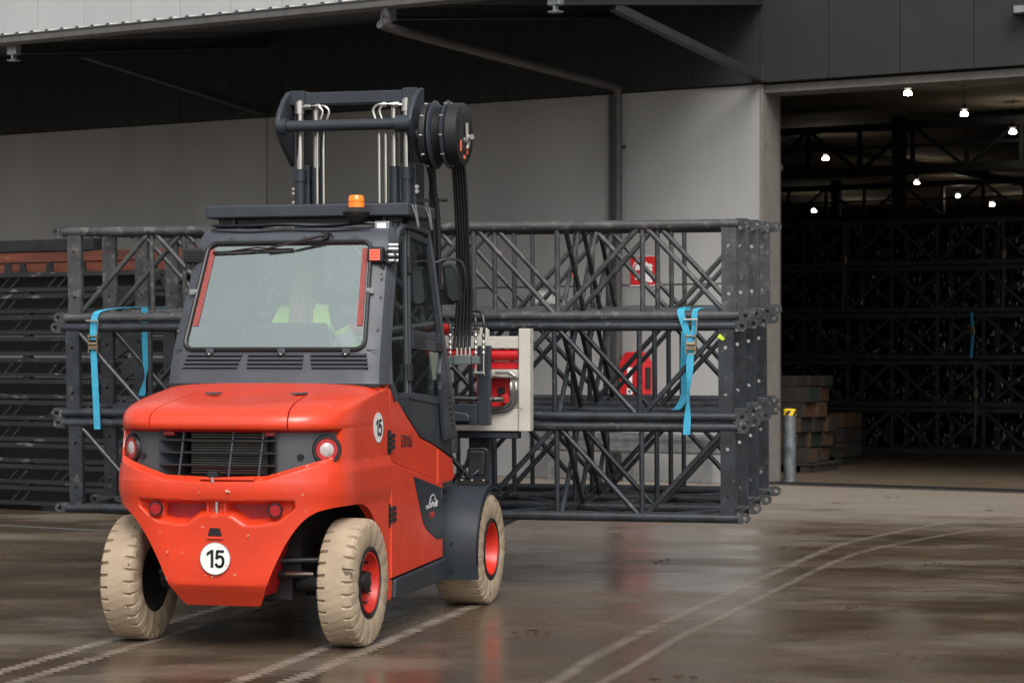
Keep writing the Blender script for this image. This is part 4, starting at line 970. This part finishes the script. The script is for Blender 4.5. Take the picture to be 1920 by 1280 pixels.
for sx in (-1, 1):
    sf = part('side_frame', FK)
    obj('rear_pillar', sring(q_out, q_in, -.03, .004, sx), 'dgrey', sf, bev=.006)
    obj('quarter_glass', sprism(q_in, -.012, -.008, sx), 'glass_side', sf)
    obj('pillar_trim', pipe([spt(a, z, .002, sx) for a, z in ((.735, 1.40), (.655, 1.50), (.668, 1.69), (.728, 1.93), (.885, 2.25), (.95, 2.37), (1.02, 2.44), (1.12, 2.475), (1.3, 2.482), (1.68, 2.462), (1.74, 2.3), (1.86, 1.75), (2.02, 1.36))], .017, 8), 'grey', sf)
    dr = part('door', FK)
    obj('door_frame', merge(sring(d_win_o, d_win_i, -.02, .006, sx), sprism([(1.03, 1.425), (1.05, 1.40), (1.66, 1.352), (2.0, 1.335), (1.995, 1.375), (1.67, 1.40), (1.06, 1.445)], -.02, .008, sx), sprism([(1.115, 1.80), (1.81, 1.76), (1.822, 1.69), (1.095, 1.715)], -.02, .006, sx), sprism([(1.105, 1.80), (1.235, 2.455), (1.275, 2.45), (1.135, 1.79), (1.07, 1.43), (1.035, 1.43)], -.018, .009, sx), sprism([(1.81, 1.76), (1.85, 1.76), (1.88, 1.69), (2.0, 1.37), (1.8, 1.40), (1.74, 1.55), (1.82, 1.69)], -.02, .006, sx)), 'dgrey', dr, bev=.004)
    obj('upper_glass', sprism(d_win_i, -.010, -.006, sx), 'glass_side', dr)
    obj('lower_glass', sprism([(1.10, 1.71), (1.825, 1.685), (1.70, 1.41), (1.06, 1.452)], -.012, -.008, sx), 'glass_side', dr)
    obj('handle', sprism([(1.70, 1.755), (1.80, 1.75), (1.80, 1.69), (1.70, 1.695)], .006, .016, sx), 'black', dr, bev=.004)
    for k in range(4):
        for j in range(2): obj('door_vent', sprism([(1.2+j*.13, 1.78-k*.017), (1.31+j*.13, 1.776-k*.017), (1.31+j*.13, 1.769-k*.017), (1.2+j*.13, 1.773-k*.017)], .0062, .009, sx), 'void', dr)
    for a, z in ((1.20, 2.24), (1.045, 1.57)): obj('hinge', sprism([(a-.03, z+.05), (a+.05, z+.05), (a+.03, z-.06), (a-.04, z-.06)], .0, .022, sx), 'black', dr, bev=.006)
    fn = [(1.66, 1.46), (1.70, 1.505), (1.78, 1.52), (1.86, 1.50), (1.93, 1.40), (2.03, 1.128), (1.76, 1.116), (1.70, 1.3)]
    sc = obj('step_cover', sprism(fn, .0, .03, sx), 'panel', FK, bev=.008)
    for k in range(6): obj('cover_slot', sprism([(1.81+k*.016, 1.40-k*.037), (1.88+k*.016, 1.397-k*.037), (1.88+k*.016, 1.385-k*.037), (1.81+k*.016, 1.388-k*.037)], .0302, .032, sx), 'void', sc)
    sprf = obj('front_post', merge(bar(spt(1.7, 2.45, -.02, sx), spt(1.98, 1.4, -.02, sx), .05, .05), box2(*sorted((sx*.6, sx*.675)), 1.9, 2.02, .95, 1.36)), 'dgrey', FK)
obj('front_screen', ([(-.6, 1.72, 2.44), (.6, 1.72, 2.44), (.64, 1.98, 1.4), (-.64, 1.98, 1.4)], [(0, 1, 2, 3)]), 'glass_side', FK)
obj('cab_floor', box2(-.6, .6, .6, 1.95, 1.3, 1.34), 'void', FK)
obj('dashboard', merge(box2(-.55, .55, 1.75, 1.95, 1.34, 1.62)), 'black', FK, bev=.03)
obj('cab_ceiling', merge(box2(-.59, .59, 1.0, 1.66, 2.415, 2.437)), 'dgrey', FK)
st_ = part('seat', FK, (-.06, 1.25, 1.34))
obj('cushion', box2(-.25, .25, -.1, .38, .02, .16), 'seat', st_, bev=.05, seg=3)
obj('backrest', prism([(-.2, .14), (-.12, .14), (-.2, .52), (-.25, .54), (-.30, .5)], 'x', -.23, .23), 'seat', st_, bev=.04, seg=3)
obj('armrest', box2(.27, .36, -.1, .32, .24, .3), 'seat', st_, bev=.02)
sw = part('steering_wheel', FK, (-.06, 1.72, 1.80), (R(-35), 0, 0))
obj('wheel_rim', pipe([(.16*math.cos(a), .16*math.sin(a), 0) for a in [i*math.pi/12 for i in range(26)]], .012, 8, False), 'black', sw)
obj('spoke', merge(bar((-.15, 0, 0), (.15, 0, 0), .03, .01), tube((0, 0, -.3), (0, 0, 0), .03)), 'black', sw)
# roof guard plate, cables, beacon and lamps
rg = obj('roof_guard', box2(-.665, .68, 1.05, 1.66, 2.535, 2.618), 'dgrey', FK, bev=.014)
for y in (1.12, 1.42): obj('roof_bracket', pipe([(.684, y, 2.605), (.70, y+.02, 2.55), (.705, y+.06, 2.47), (.70, y+.09, 2.475), (.69, y+.05, 2.61)], .007, 6), 'zinc', rg)
obj('roof_support', merge(*[tube((x, y, 2.46), (x, y, 2.54), .025) for x in (-.5, .5) for y in (1.12, 1.58)], box2(-.6, .6, 1.12, 1.2, 2.5, 2.534)), 'black', FK)
cb = []
for j in range(5):
    y = .98+.02*j; cb.append(pipe(smooth_pts([(-.62+.02*j, y+.08, 2.49), (-.35, y, 2.475+.01*random.random()), (-.1, y-.03, 2.487), (.15, y, 2.472+.012*random.random()), (.4, y-.02, 2.49), (.55, y+.05, 2.48)], 4), .009, 6))
obj('roof_cable', merge(*cb), 'rubber', FK)
obj('roof_cable', pipe(smooth_pts([(-.55, .86, 2.45), (-.3, .855, 2.437), (-.05, .86, 2.446), (.25, .855, 2.438), (.5, .86, 2.455)], 4), .007, 6), 'rubber', FK)
bc = part('beacon', FK, (.375, .95, 2.51))
obj('beacon_base', lathe([(.001, -.025), (.035, -.02), (.075, .02), (.085, .045), (.06, .062), (.05, .075), (.001, .075)], 24, 'z'), 'black', bc)
obj('beacon_lens', lathe([(.05, .075), (.05, .104), (.045, .108), (.05, .112), (.048, .138), (.04, .15), (.001, .152)], 24, 'z'), 'amber', bc)
wk = part('work_lamp', FK, (.548, .95, 2.467)); obj('lamp_body', box2(-.05, .05, -.03, .03, -.03, .03), 'zinc', wk, bev=.008); obj('lamp_face', box2(-.03, .03, -.034, -.0305, -.018, .018), 'whiteclean', wk, bev=.001)
obj('lamp_stem', prism([(-.03, -.12), (.03, -.12), (.018, -.03), (-.018, -.03)], 'y', -.01, .02), 'grey', wk)
obj('lamp_cable', pipe(smooth_pts([(-.05, .0, .0), (-.1, .02, -.02), (-.1, -.02, -.1), (-.05, -.06, -.15)], 4), .006, 6), 'rubber', wk)
rl = part('warning_lamp', FK, (.573, .715, 2.28)); obj('lamp_body', box2(-.052, .052, -.01, .05, -.05, .05), 'black', rl, bev=.016, seg=3); obj('lamp_face', box2(-.034, .034, -.016, -.0095, -.034, .034), 'coral', rl, bev=.012)
obj('face_bar', merge(*[box2(-.028, .028, -.0175, -.0165, z, z+.004) for z in (-.018, .0, .018)]), 'redprint', rl)
obj('lamp_bracket', merge(box2(-.02, .05, .02, .06, -.09, -.052), lathe([(.035, .0), (.042, .0), (.042, .03), (.035, .03)], 20, 'y', (.085, .02, -.01), True), box2(.05, .12, .04, .1, -.06, .0)), 'black', rl, bev=.004)
obj('clamp', merge(tube((.098, .06, .06), (.098, .06, -.06), .02), *[tube((.075, .03, z), (.13, .05, z), .012) for z in (-.035, 0., .035, .06)]), 'zinc', rl)
bl = part('work_lamp', FK, (-.612, .735, 2.285)); obj('lamp_body', box2(-.075, .075, -.0, .06, -.045, .05), 'black', bl, bev=.014); obj('lamp_face', merge(*[box2(x-.02, x+.02, -.004, -.0005, -.025, .032) for x in (-.045, 0, .045)]), 'void', bl, bev=.001)
obj('lamp_bracket', merge(tube((-.05, .03, -.08), (-.05, .03, -.045), .02), box2(-.05, .03, .02, .05, -.075, -.05), pipe(smooth_pts([(-.06, .05, .04), (-.08, .07, .08), (-.03, .08, .09), (.0, .06, .05)], 4), .006, 6)), 'black', bl)
obj('shell_bolt', merge(*[disc((x, y, z), .006, .012, 'y', 8) for x, y, z in ((.62, .70, 2.14), (.63, .65, 2.03), (.64, .56, 1.83), (-.63, .66, 2.07), (-.645, .56, 1.82), (.61, .72, 2.17))]), 'ratchet', FK)
# side mirror on the right
sm_ = part('side_mirror', FK, (.745, 1.8, 2.14), (R(11), 0, 0))
obj('mirror_shell', prism([(-.062, .115), (.02, .125), (.045, .09), (.07, -.10), (.05, -.135), (-.0, -.135), (-.045, -.10), (-.058, .02)], 'y', 0, .045), 'black', sm_, bev=.014)
obj('mirror_glass', prism([(-.036, .10), (.015, .105), (.03, .08), (.052, -.09), (.038, -.115), (.0, -.115), (-.022, -.09), (-.035, .02)], 'y', -.006, -.001), 'mirror', sm_)
obj('mirror_arm', merge(pipe(smooth_pts([(-.11, .03, .13), (-.03, .06, .15), (.06, .05, .13), (.09, .03, .06), (.08, .04, -.05)], 4), .008, 6), tube((-.1, .05, -.05), (-.01, .05, -.05), .014), box2(-.1, .0, .03, .06, -.15, -.06)), 'black', sm_)

# mast
ma = part('mast', FK, (0, 2.15, 0), (R(1.2), 0, 0))
for sx in (-1, 1):
    obj('outer_channel', merge(box2(*sorted((sx*.40, sx*.43)), -.02, .16, .3, 2.95), box2(*sorted((sx*.32, sx*.43)), -.035, -.02, .3, 2.95)), 'dgrey', ma, bev=.004)
    obj('inner_channel', merge(box2(*sorted((sx*.30, sx*.385)), .03, .2, .35, 3.42)), 'black', ma, bev=.004)
    obj('lift_cylinder', merge(tube((sx*.375, -.06, .4), (sx*.375, -.06, 2.84), .034, 16), tube((sx*.375, -.06, 2.84), (sx*.375, -.06, 2.92), .042, 16)), 'panel', ma)
    obj('lift_rod', tube((sx*.375, -.06, 2.9), (sx*.375, -.06, 3.38), .024, 14), 'chrome', ma)
    obj('lift_cylinder', tube((sx*.275, -.02, .4), (sx*.275, -.02, 2.93), .034, 16), 'panel', ma); obj('lift_rod', tube((sx*.275, -.02, 2.9), (sx*.275, -.02, 3.36), .022, 14), 'chrome', ma)
    for k, x in enumerate((.235, .19)):
        obj('oil_pipe', pipe(smooth_pts([(sx*.375, -.07, 3.33), (sx*(x+.07), -.09, 3.335), (sx*(x+.0), -.1, 3.335), (sx*(x-.035), -.1, 3.30), (sx*(x-.02), -.1, 3.24), (sx*(x+.0), -.1, 3.18), (sx*(x+.005), -.1, 3.1)], 4)+[Vector((sx*(x+.005), -.1, 2.4))], .0105, 8), 'chrome', ma)
    obj('rod_head', tube((sx*.375, -.07, 3.29), (sx*.375, -.07, 3.37), .034, 12), 'bolt', ma)
    obj('pipe_fitting', merge(tube((sx*.33, -.08, 3.335), (sx*.29, -.085, 3.335), .02, 8), tube((sx*.22, -.1, 3.335), (sx*.245, -.098, 3.335), .02, 8)), 'bolt', ma)
    ear = [(.02, 3.45), (-.06, 3.44), (-.16, 3.38), (-.25, 3.29), (-.29, 3.22), (-.27, 3.15), (-.18, 3.07), (-.06, 2.99), (.02, 2.94)]
    obj('mast_ear', prism(ear, 'x', *sorted((sx*.44, sx*.475))), 'dgrey', ma, bev=.01)
obj('top_beam', merge(box2(-.36, .36, -.05, .08, 3.355, 3.435), box2(-.445, -.345, -.065, .1, 3.35, 3.447), box2(.345, .445, -.065, .1, 3.35, 3.447)), 'panel', ma, bev=.006)
obj('tie_bar', merge(tube((-.44, -.24, 3.195), (.44, -.24, 3.195), .038, 20), tube((-.46, -.24, 3.195), (-.40, -.24, 3.195), .056, 20), tube((.36, -.24, 3.195), (.46, -.24, 3.195), .056, 20)), 'panel', ma)
obj('mast_bolt', merge(*[disc((.438, -.04, z), .014, .02, 'y', 8) for z in (2.76, 2.79)], *[disc((-.43, -.04, z), .01, .02, 'y', 8) for z in (2.76, 2.79, 2.7)]), 'bolt', ma)
for z in (2.6, 2.0, 1.2): obj('cross_member', box2(-.4, .4, .03, .1, z, z+.1), 'dgrey', ma)
# hose reel: axis across the truck
rl_ = part('hose_reel', FK, (0, 1.95, 3.12))
def flange(x0, x1, r): return lathe([(.02, x0), (r-.02, x0), (r, x0+.012), (r, x1-.012), (r-.02, x1), (.02, x1)], 44, 'x')
obj('inner_drum', merge(flange(.528, .585, .21)), 'black', rl_, bev=.003); obj('outer_drum', flange(.70, .80, .205), 'black', rl_)
obj('drum_rim', merge(flange(.585, .615, .225), flange(.675, .70, .225)), 'dgrey', rl_)
hz = []
for k in range(5): hz.append(lathe([(.175, .616+k*.0118), (.187, .6175+k*.0118), (.19, .622+k*.0118), (.187, .6265+k*.0118), (.175, .628+k*.0118)], 40, 'x'))
obj('wound_hose', merge(*hz), 'rubber', rl_)
blt = me('drum_bolt', disc((0, 0, 0), .009, .012, 'x', 8), 'bolt')
for k in range(10):
    a = k*math.pi/5+.1
    for x in (.556, .688): obj('drum_bolt', me('drum_bolt', disc((x, .213*math.cos(a), .213*math.sin(a)), .008, .02, 'x', 8), 'bolt'), None, rl_)
obj('swivel_joint', merge(tube((.80, 0, -.04), (.825, 0, -.04), .03, 12), tube((.815, -.02, -.03), (.815, -.03, .07), .014), tube((.815, .02, -.05), (.815, -.02, -.1), .014), tube((.825, .0, -.02), (.85, -.02, -.02), .018)), 'bolt', rl_)
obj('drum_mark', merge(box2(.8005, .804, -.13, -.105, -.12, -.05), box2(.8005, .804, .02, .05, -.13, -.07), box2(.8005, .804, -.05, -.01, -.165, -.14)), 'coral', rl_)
text('drum_letter', 'E', .07, 'dgrey', rl_, basis((.8015, -.04, .13), (0, 1, 0), (0, 0, 1)), 1, ext=.002)
obj('reel_arm', merge(bar((.47, .1, .1), (.53, 0, 0), .05, .08), tube((.47, 0, 0), (.53, 0, 0), .05)), 'dgrey', rl_)
hs_ = []
for k in range(5):
    x = .665+k*.019; hs_.append(pipe(smooth_pts([(x, 1.95-.16+.3, 2.98), (x-.01, 2.2, 2.8), (x-.035, 2.36, 2.4), (x-.05+(k-2)*.004, 2.45, 2.1), (x-.075+(k-2)*.006, 2.5, 1.85), (x-.085+(k-2)*.008, 2.5, 1.72)], 5), .0115, 8))
for i, h in enumerate(hs_): obj('hose', h, 'rubber', FK)
obj('cable_bundle', merge(pipe(smooth_pts([(.56, 1.92, 2.92), (.545, 2.05, 2.82), (.53, 2.1, 2.7), (.53, 2.15, 2.4), (.52, 2.2, 2.0), (.52, 2.3, 1.5)], 5), .024, 8), pipe(smooth_pts([(.575, 1.95, 2.92), (.56, 2.05, 2.75), (.565, 2.1, 2.6), (.56, 2.15, 2.3), (.55, 2.2, 1.9)], 5), .018, 8)), 'rubber', FK)
obj('cable_clip', merge(box2(.40, .60, 2.08, 2.12, 2.69, 2.71), tube((.6, 2.1, 2.7), (.63, 2.1, 2.7), .012)), 'black', FK)
obj('mast_bracket', merge(prism([(1.9, 2.57), (2.2, 2.60), (2.2, 2.45), (1.95, 2.45)], 'x', .38, .48), box2(.42, .5, 1.95, 2.2, 2.3, 2.5)), 'dgrey', FK, bev=.01)
# fork carriage, valve block and clamp frame
vb = part('valve_block', FK, (.632, 2.5, 1.637))
obj('block_body', box2(-.06, .06, -.04, .04, -.033, .033), 'block', vb, bev=.006)
for x in (-.0885, .09): obj('block_end', box2(x-.0265, x+.028, -.03, .03, -.028, .025), 'block', vb, bev=.005)
for k in range(4): obj('fitting', tube((-.045+k*.03, 0, .033), (-.045+k*.03, 0, .09), .010, 8), 'bolt', vb)
obj('fitting', merge(*[lathe([(.008, z), (.013, z+.006), (.013, z+.024), (.008, z+.03)], 8, 'z', (x, -.01, 0)) for x in (-.09, .09, .145) for z in (.03, .065, .10, .15)], tube((.09, -.01, -.1), (.09, -.01, .2), .007), tube((.145, -.01, -.08), (.145, -.01, .14), .007), tube((-.09, -.01, -.05), (-.09, -.01, .16), .007), tube((.08, -.01, -.09), (.15, -.01, -.09), .014)), 'bolt', vb)
for i, pts in enumerate(([(.09, -.01, .2), (.085, 0, .28), (.05, .05, .31), (.02, .1, .3)], [(.145, -.01, .14), (.15, -.01, .24), (.12, .02, .32), (.06, .08, .335), (.03, .12, .33)], [(-.09, -.01, .16), (-.095, 0, .24), (-.13, .05, .28)])): obj('hose', pipe(smooth_pts(pts, 5), .0105, 8), 'rubber', vb)
ca = part('carriage', FK)
obj('carriage_plate', merge(box2(.705, .793, 2.60, 2.66, 1.19, 1.735), box2(-.7, .704, 2.60, 2.66, 1.19, 1.335), box2(-.79, -.705, 2.60, 2.66, 1.19, 1.735), box2(-.79, .5, 2.61, 2.66, 1.56, 1.63)), 'panel', ca, bev=.008)
obj('bracket_arm', prism([(.40, 1.30), (.63, 1.275), (.66, 1.25), (.655, 1.215), (.40, 1.215)], 'y', 2.55, 2.60), 'dgrey', ca, bev=.008)
obj('guide_rod', tube((-.7, 2.70, 1.365), (.86, 2.70, 1.365), .018, 14), 'chrome', ca)
obj('lower_carriage', merge(box2(.40, .56, 2.5, 2.62, 1.0, 1.16), box2(.45, .53, 2.5, 2.6, .75, 1.0), box2(-.5, .5, 2.55, 2.65, .6, .9)), 'pipe', ca, bev=.008)
cl = part('clamp_frame', FK)
obj('frame_plate', merge(box2(-1.0, .965, 2.82, 2.88, 1.715, 1.80), box2(.945, 1.027, 2.80, 2.90, 1.143, 1.853), box2(.30, .944, 2.82, 2.88, 1.143, 1.30), box2(-1.0, -.9, 2.82, 2.88, 1.143, 1.80), box2(.72, .944, 2.83, 2.87, 1.51, 1.57), box2(.87, .944, 2.85, 2.89, 1.302, 1.505), box2(.58, .72, 2.84, 2.89, 1.14, 1.30)), 'carriage', cl, bev=.006)
obj('frame_lug', prism([(.64, 1.80), (.72, 1.80), (.72, 1.84), (.70, 1.86), (.66, 1.86), (.655, 1.82)], 'y', 2.83, 2.87), 'carriage', cl, bev=.004)
obj('red_cylinder', merge(tube((-.6, 2.86, 1.67), (.935, 2.86, 1.67), .04, 16), box2(.60, .93, 2.86, 2.9, 1.575, 1.625), tube((-.6, 2.85, 1.85), (.44, 2.85, 1.85), .04, 16)), 'redcyl', cl)
obj('cylinder_rod', merge(tube((.44, 2.85, 1.85), (.68, 2.85, 1.85), .016, 14), tube((.79, 2.76, 1.365), (.855, 2.76, 1.365), .02, 14)), 'chrome', cl)
obj('red_plate', merge(box2(.62, .862, 2.89, 2.91, 1.31, 1.58), tube((.845, 2.80, 1.365), (.845, 2.88, 1.365), .034, 14)), 'redcyl', cl, bev=.004)
for x, z, r in ((.70, 1.41, .026), (.80, 1.42, .028), (.72, 1.53, .012)): obj('plate_bolt', disc((x, 2.885, z), r, .02, 'y', 12), 'void', cl)
obj('hydraulic_fitting', merge(tube((.76, 2.80, 1.525), (.87, 2.80, 1.52), .012), tube((.78, 2.80, 1.55), (.88, 2.80, 1.55), .012), tube((.88, 2.80, 1.55), (.925, 2.79, 1.52), .012), *[lathe([(.010, -.03), (.015, -.015), (.015, .015), (.010, .03)], 8, 'z', (x, 2.80, 1.45)) for x in (.89, .925)]), 'bolt', cl)
for dx in (0, .035): obj('hose', pipe(smooth_pts([(.89+dx, 2.80, 1.44), (.892+dx, 2.80, 1.38), (.875+dx*.8, 2.80, 1.33-dx*.3), (.82+dx*.4, 2.80, 1.3-dx*.5), (.70, 2.80, 1.295-dx*.6)], 5), .012, 8), 'pipe', cl)
obj('frame_lower_plate', merge(box2(.42, .93, 2.84, 2.95, 1.09, 1.14), box2(-.5, .42, 2.84, 2.95, 1.05, 1.14)), 'panel', cl, bev=.01)  # black plate of the forks below the clamp frame
for x in (-.55, .62):
    fk = obj('fork', merge(box2(x-.08, x+.08, 2.97, 3.03, .42, 1.1), prism([(2.97, .42), (5.0, .515), (5.0, .535), (4.9, .545), (2.97, .485)], 'x', x-.08, x+.08)), 'panel', FK, bev=.008)

# ------------------------------------------------------------------ driver
dr_ = thing('person', 'driver with long blonde hair in dark jacket and lime vest seated inside the cab', 'person'); dr_.matrix_world = MT @ Matrix.Translation((-.06, 1.25, 1.5))
bmv = []; bme = []; rad = []
def jv(p, r): bmv.append(p); rad.append(r); return len(bmv)-1
pel = jv((0, 0, .0), (.17, .13)); ab = jv((0, -.02, .18), (.16, .115)); ch = jv((0, -.01, .36), (.175, .12)); nk = jv((0, .0, .50), (.065, .065)); hd0 = jv((0, .01, .58), (.06, .065)); hd1 = jv((0, .02, .66), (.078, .092)); hd2 = jv((0, .015, .74), (.07, .082))
for a, b in ((pel, ab), (ab, ch), (ch, nk), (nk, hd0), (hd0, hd1), (hd1, hd2)): bme.append((a, b))
def arm(sx, el_, wr, hand):
    sh = jv((sx*.19, -.01, .42), (.065, .065)); e = jv(el_, (.05, .05)); w_ = jv(wr, (.036, .032)); h1 = jv(hand, (.04, .024))
    bme.extend([(ch, sh), (sh, e), (e, w_), (w_, h1)])
    d = (Vector(hand)-Vector(wr)).normalized(); sd_ = d.cross(Vector((0, 0, 1))).normalized()
    for k in range(4):
        b0 = Vector(hand)+sd_*((k-1.5)*.02)+d*.03; L_ = (.055, .065, .06, .048)[k]
        f0 = jv(tuple(b0), (.009, .009)); f1 = jv(tuple(b0+d*L_*.5+Vector((0, 0, -.008))), (.0085, .0085)); f2 = jv(tuple(b0+d*L_*.7+Vector((0, 0, -.035))), (.0075, .0075))
        bme.extend([(h1, f0), (f0, f1), (f1, f2)])
    t0 = jv(tuple(Vector(hand)-sd_*sx*-.035*1+d*.0), (.0095, .0095)); t1 = jv(tuple(Vector(hand)+sd_*sx*.055+d*.035+Vector((0, 0, -.015))), (.009, .009)); bme.extend([(h1, t0), (t0, t1)])
arm(1, (.30, .03, .20), (.25, .30, .24), (.235, .37, .26)); arm(-1, (-.27, .05, .18), (-.15, .34, .26), (-.12, .41, .29))
for sx in (-1, 1):
    hp = jv((sx*.1, .03, -.01), (.095, .095)); kn = jv((sx*.14, .43, .04), (.068, .068)); an = jv((sx*.13, .5, -.12), (.05, .05)); ft = jv((sx*.13, .6, -.14), (.04, .03)); bme.extend([(pel, hp), (hp, kn), (kn, an), (an, ft)])
d = bpy.data.meshes.new('body'); d.from_pydata(bmv, bme, []); bo = bpy.data.objects.new('body', d); S.collection.objects.link(bo)
sk_ = bo.modifiers.new('skin', 'SKIN'); ss = bo.modifiers.new('sub', 'SUBSURF'); ss.levels = 3; ss.render_levels = 3
for i, r_ in enumerate(rad): d.skin_vertices[0].data[i].radius = r_; d.skin_vertices[0].data[i].use_root = (i == pel)
dg = bpy.context.evaluated_depsgraph_get(); bd = bpy.data.meshes.new_from_object(bo.evaluated_get(dg)); bpy.data.objects.remove(bo)
bd.materials.clear()
for mm in ('jacket', 'skin', 'void'): bd.materials.append(M[mm])
for p in bd.polygons:
    p.use_smooth = True; c = p.center
    p.material_index = 1 if c.z > .49 else (1 if c.y > .315 and c.z > .2 else (2 if c.z < .03 else 0))
link(bpy.data.objects.new('body', bd), dr_)
def shell(name, planes, off, m):
    bm = bmesh.new(); bm.from_mesh(bd)
    for v in bm.verts: v.co += v.normal*off
    for co, no in planes: bmesh.ops.bisect_plane(bm, geom=bm.verts[:]+bm.edges[:]+bm.faces[:], plane_co=co, plane_no=no, clear_outer=True)
    d_ = bpy.data.meshes.new(name); bm.to_mesh(d_); bm.free(); d_.materials.clear(); d_.materials.append(M[m])
    for p in d_.polygons: p.material_index = 0; p.use_smooth = True
    return link(bpy.data.objects.new(name, d_), dr_)
shell('vest', [((0, 0, .495), (0, 0, 1)), ((0, 0, .30), (0, 0, -1)), ((.19, 0, .4), (1, 0, .3)), ((-.19, 0, .4), (-1, 0, .3)), ((0, .2, 0), (0, 1, 0))], .007, 'hivis')
ax_ = Vector((.30-.19, .04, .20-.42)).normalized()
shell('sleeve_band', [((.295, .03, .21), tuple(ax_)), ((.23, .01, .34), tuple(-ax_)), ((.15, 0, 0), (-1, 0, 0)), ((0, .16, 0), (0, 1, 0))], .008, 'hivis')
shell('reflective_band', [((.285, .03, .235), tuple(ax_)), ((.245, .01, .31), tuple(-ax_)), ((.15, 0, 0), (-1, 0, 0)), ((0, .16, 0), (0, 1, 0))], .013, 'band')
# face features and hair
obj('eye', merge(*[lathe([(.001, -.008), (.008, -.004), (.01, 0), (.001, .006)], 10, 'y', (x, .105, .685)) for x in (-.032, .032)]), 'whiteclean', dr_)
obj('nose', prism([(.10, .69), (.125, .655), (.10, .648)], 'x', -.012, .012), 'skin', dr_, bev=.006)
obj('mouth', box(0, .103, .62, .045, .012, .012), 'redprint', dr_, bev=.004)
obj('ear', merge(*[lathe([(.001, -.01), (.024, -.005), (.028, .004), (.001, .008)], 12, 'x', (x, .015, .67)) for x in (-.085, .085)]), 'skin', dr_)
random.seed(5); hr_ = []
for i in range(90):
    a = random.uniform(math.pi*1.1, math.pi*1.9); tp = random.uniform(0, .06)
    c, s_ = math.cos(a), math.sin(a); L_ = random.uniform(.18, .34)
    p = [(c*.03, .02+s_*.03, .828-tp*.2), (c*.068, .015+s_*.08, .80-tp*.3), (c*.09, .01+s_*.11, .72), (c*.092, .0+s_*.122, .62), (c*.075+random.uniform(-.015, .015), -.02+s_*.125, .52), (c*.06+random.uniform(-.02, .02), -.04+s_*.12, .52-L_*.6), (c*.045+random.uniform(-.02, .02), -.045+s_*.115, .52-L_)]
    hr_.append(pipe(smooth_pts(p, 3), [.012]*16+[.009, .006, .003], 5))
obj('hair', merge(lathe([(.001, .831), (.04, .822), (.07, .79), (.085, .74), (.088, .70)], 20, 'z', (0, .005, 0)), *hr_), 'hair', dr_)

# ------------------------------------------------------------------ tyre marks on the yard
def mark(pts, w, nm, m='track'):
    pts = smooth_pts([(x, y, .004) for x, y in pts], 8); V, Fc, UV = [], [], []
    for i, p in enumerate(pts):
        d_ = (pts[min(i+1, len(pts)-1)]-pts[max(i-1, 0)]).normalized(); s_ = Vector((d_.y, -d_.x, 0))*w/2
        V += [tuple(p-s_), tuple(p), tuple(p+s_)]
    for i in range(len(pts)-1):
        for k in range(2): Fc.append((i*3+k, i*3+k+1, i*3+4+k, i*3+3+k))
    d_ = bpy.data.meshes.new('tyre_mark'); d_.from_pydata(V, [], Fc); uvl = d_.uv_layers.new(name='UVMap')
    ln = [0]
    for i in range(1, len(pts)): ln.append(ln[-1]+(pts[i]-pts[i-1]).length)
    for lp in d_.loops: uvl.data[lp.index].uv = ((lp.vertex_index % 3)/2, ln[lp.vertex_index//3])
    d_.materials.append(M[m]); o = link(bpy.data.objects.new('tyre_mark', d_)); o['kind'] = 'structure'; o['label'] = nm
    return o
def tk(b, a): c, s_ = math.cos(TH), math.sin(TH); return (-1.562+s_*a+c*b, 13.372+c*a-s_*b)
for b, w in ((-.80, .15), (-.55, .15), (.54, .15), (.80, .17)): mark([tk(b, -6), tk(b, -3), tk(b+.01, -1.2), tk(b, 1), tk(b, 2.2)], w, 'pale straight tyre mark behind the forklift wheels', 'treadtrack')
mark([(-.1, 10.9), (.23, 11.78), (.41, 12.53), (.64, 13.33), (.95, 14.31), (1.44, 15.8), (2.04, 17.64), (2.8, 19.91), (3.53, 21.37), (4.31, 22.71), (5.3, 23.98), (6.6, 25.2)], .13, 'pale curved tyre mark sweeping towards the hall door, left one of the pair')
mark([(.3, 11.2), (.62, 12.25), (.99, 13.58), (1.33, 14.59), (1.89, 16.33), (2.59, 18.44), (3.14, 19.75), (4.13, 21.37), (4.99, 22.36), (6.5, 23.8)], .10, 'pale curved tyre mark sweeping towards the hall door, right one of the pair')
d0, d1 = Vector((-7.2, 23.71, .0045)), Vector((-2.9, 21.08, .0045))
obj('drain_channel', ribbon([d0, d0.lerp(d1, .5), d1], .09, (.5225, .8526, 0), .002), 'joint')['kind'] = 'structure'
bpy.data.objects['drain_channel']['label'] = 'narrow dark drain channel across the yard at the left'
random.seed(9); db = []
for X_, Y_ in ((-.7, 12.9), (.12, 13.9), (.17, 13.75), (2.9, 26.3), (3.6, 25.6), (4.4, 26.6), (1.2, 18.6), (2.3, 15.2), (3.3, 18.3), (-3.2, 16), (-4.1, 19.2), (5.1, 24.5), (-1.9, 11.7), (.9, 11.9), (2.2, 12.7)):
    for q in range(3):
        x, y, a, r = X_+random.gauss(0, .07), Y_+random.gauss(0, .1), random.uniform(0, 6.28), random.uniform(.008, .02)
        db.append(prism([(x+r*math.cos(a+k*1.57)*(1 if k % 2 else 1.7), y+r*math.sin(a+k*1.57)*(1 if k % 2 else 1.7)) for k in range(4)], 'z', .004, .009))
o = obj('debris', merge(*db), 'timber'); o['kind'] = 'stuff'; o['label'] = 'scattered small leaves and grit on the wet yard'
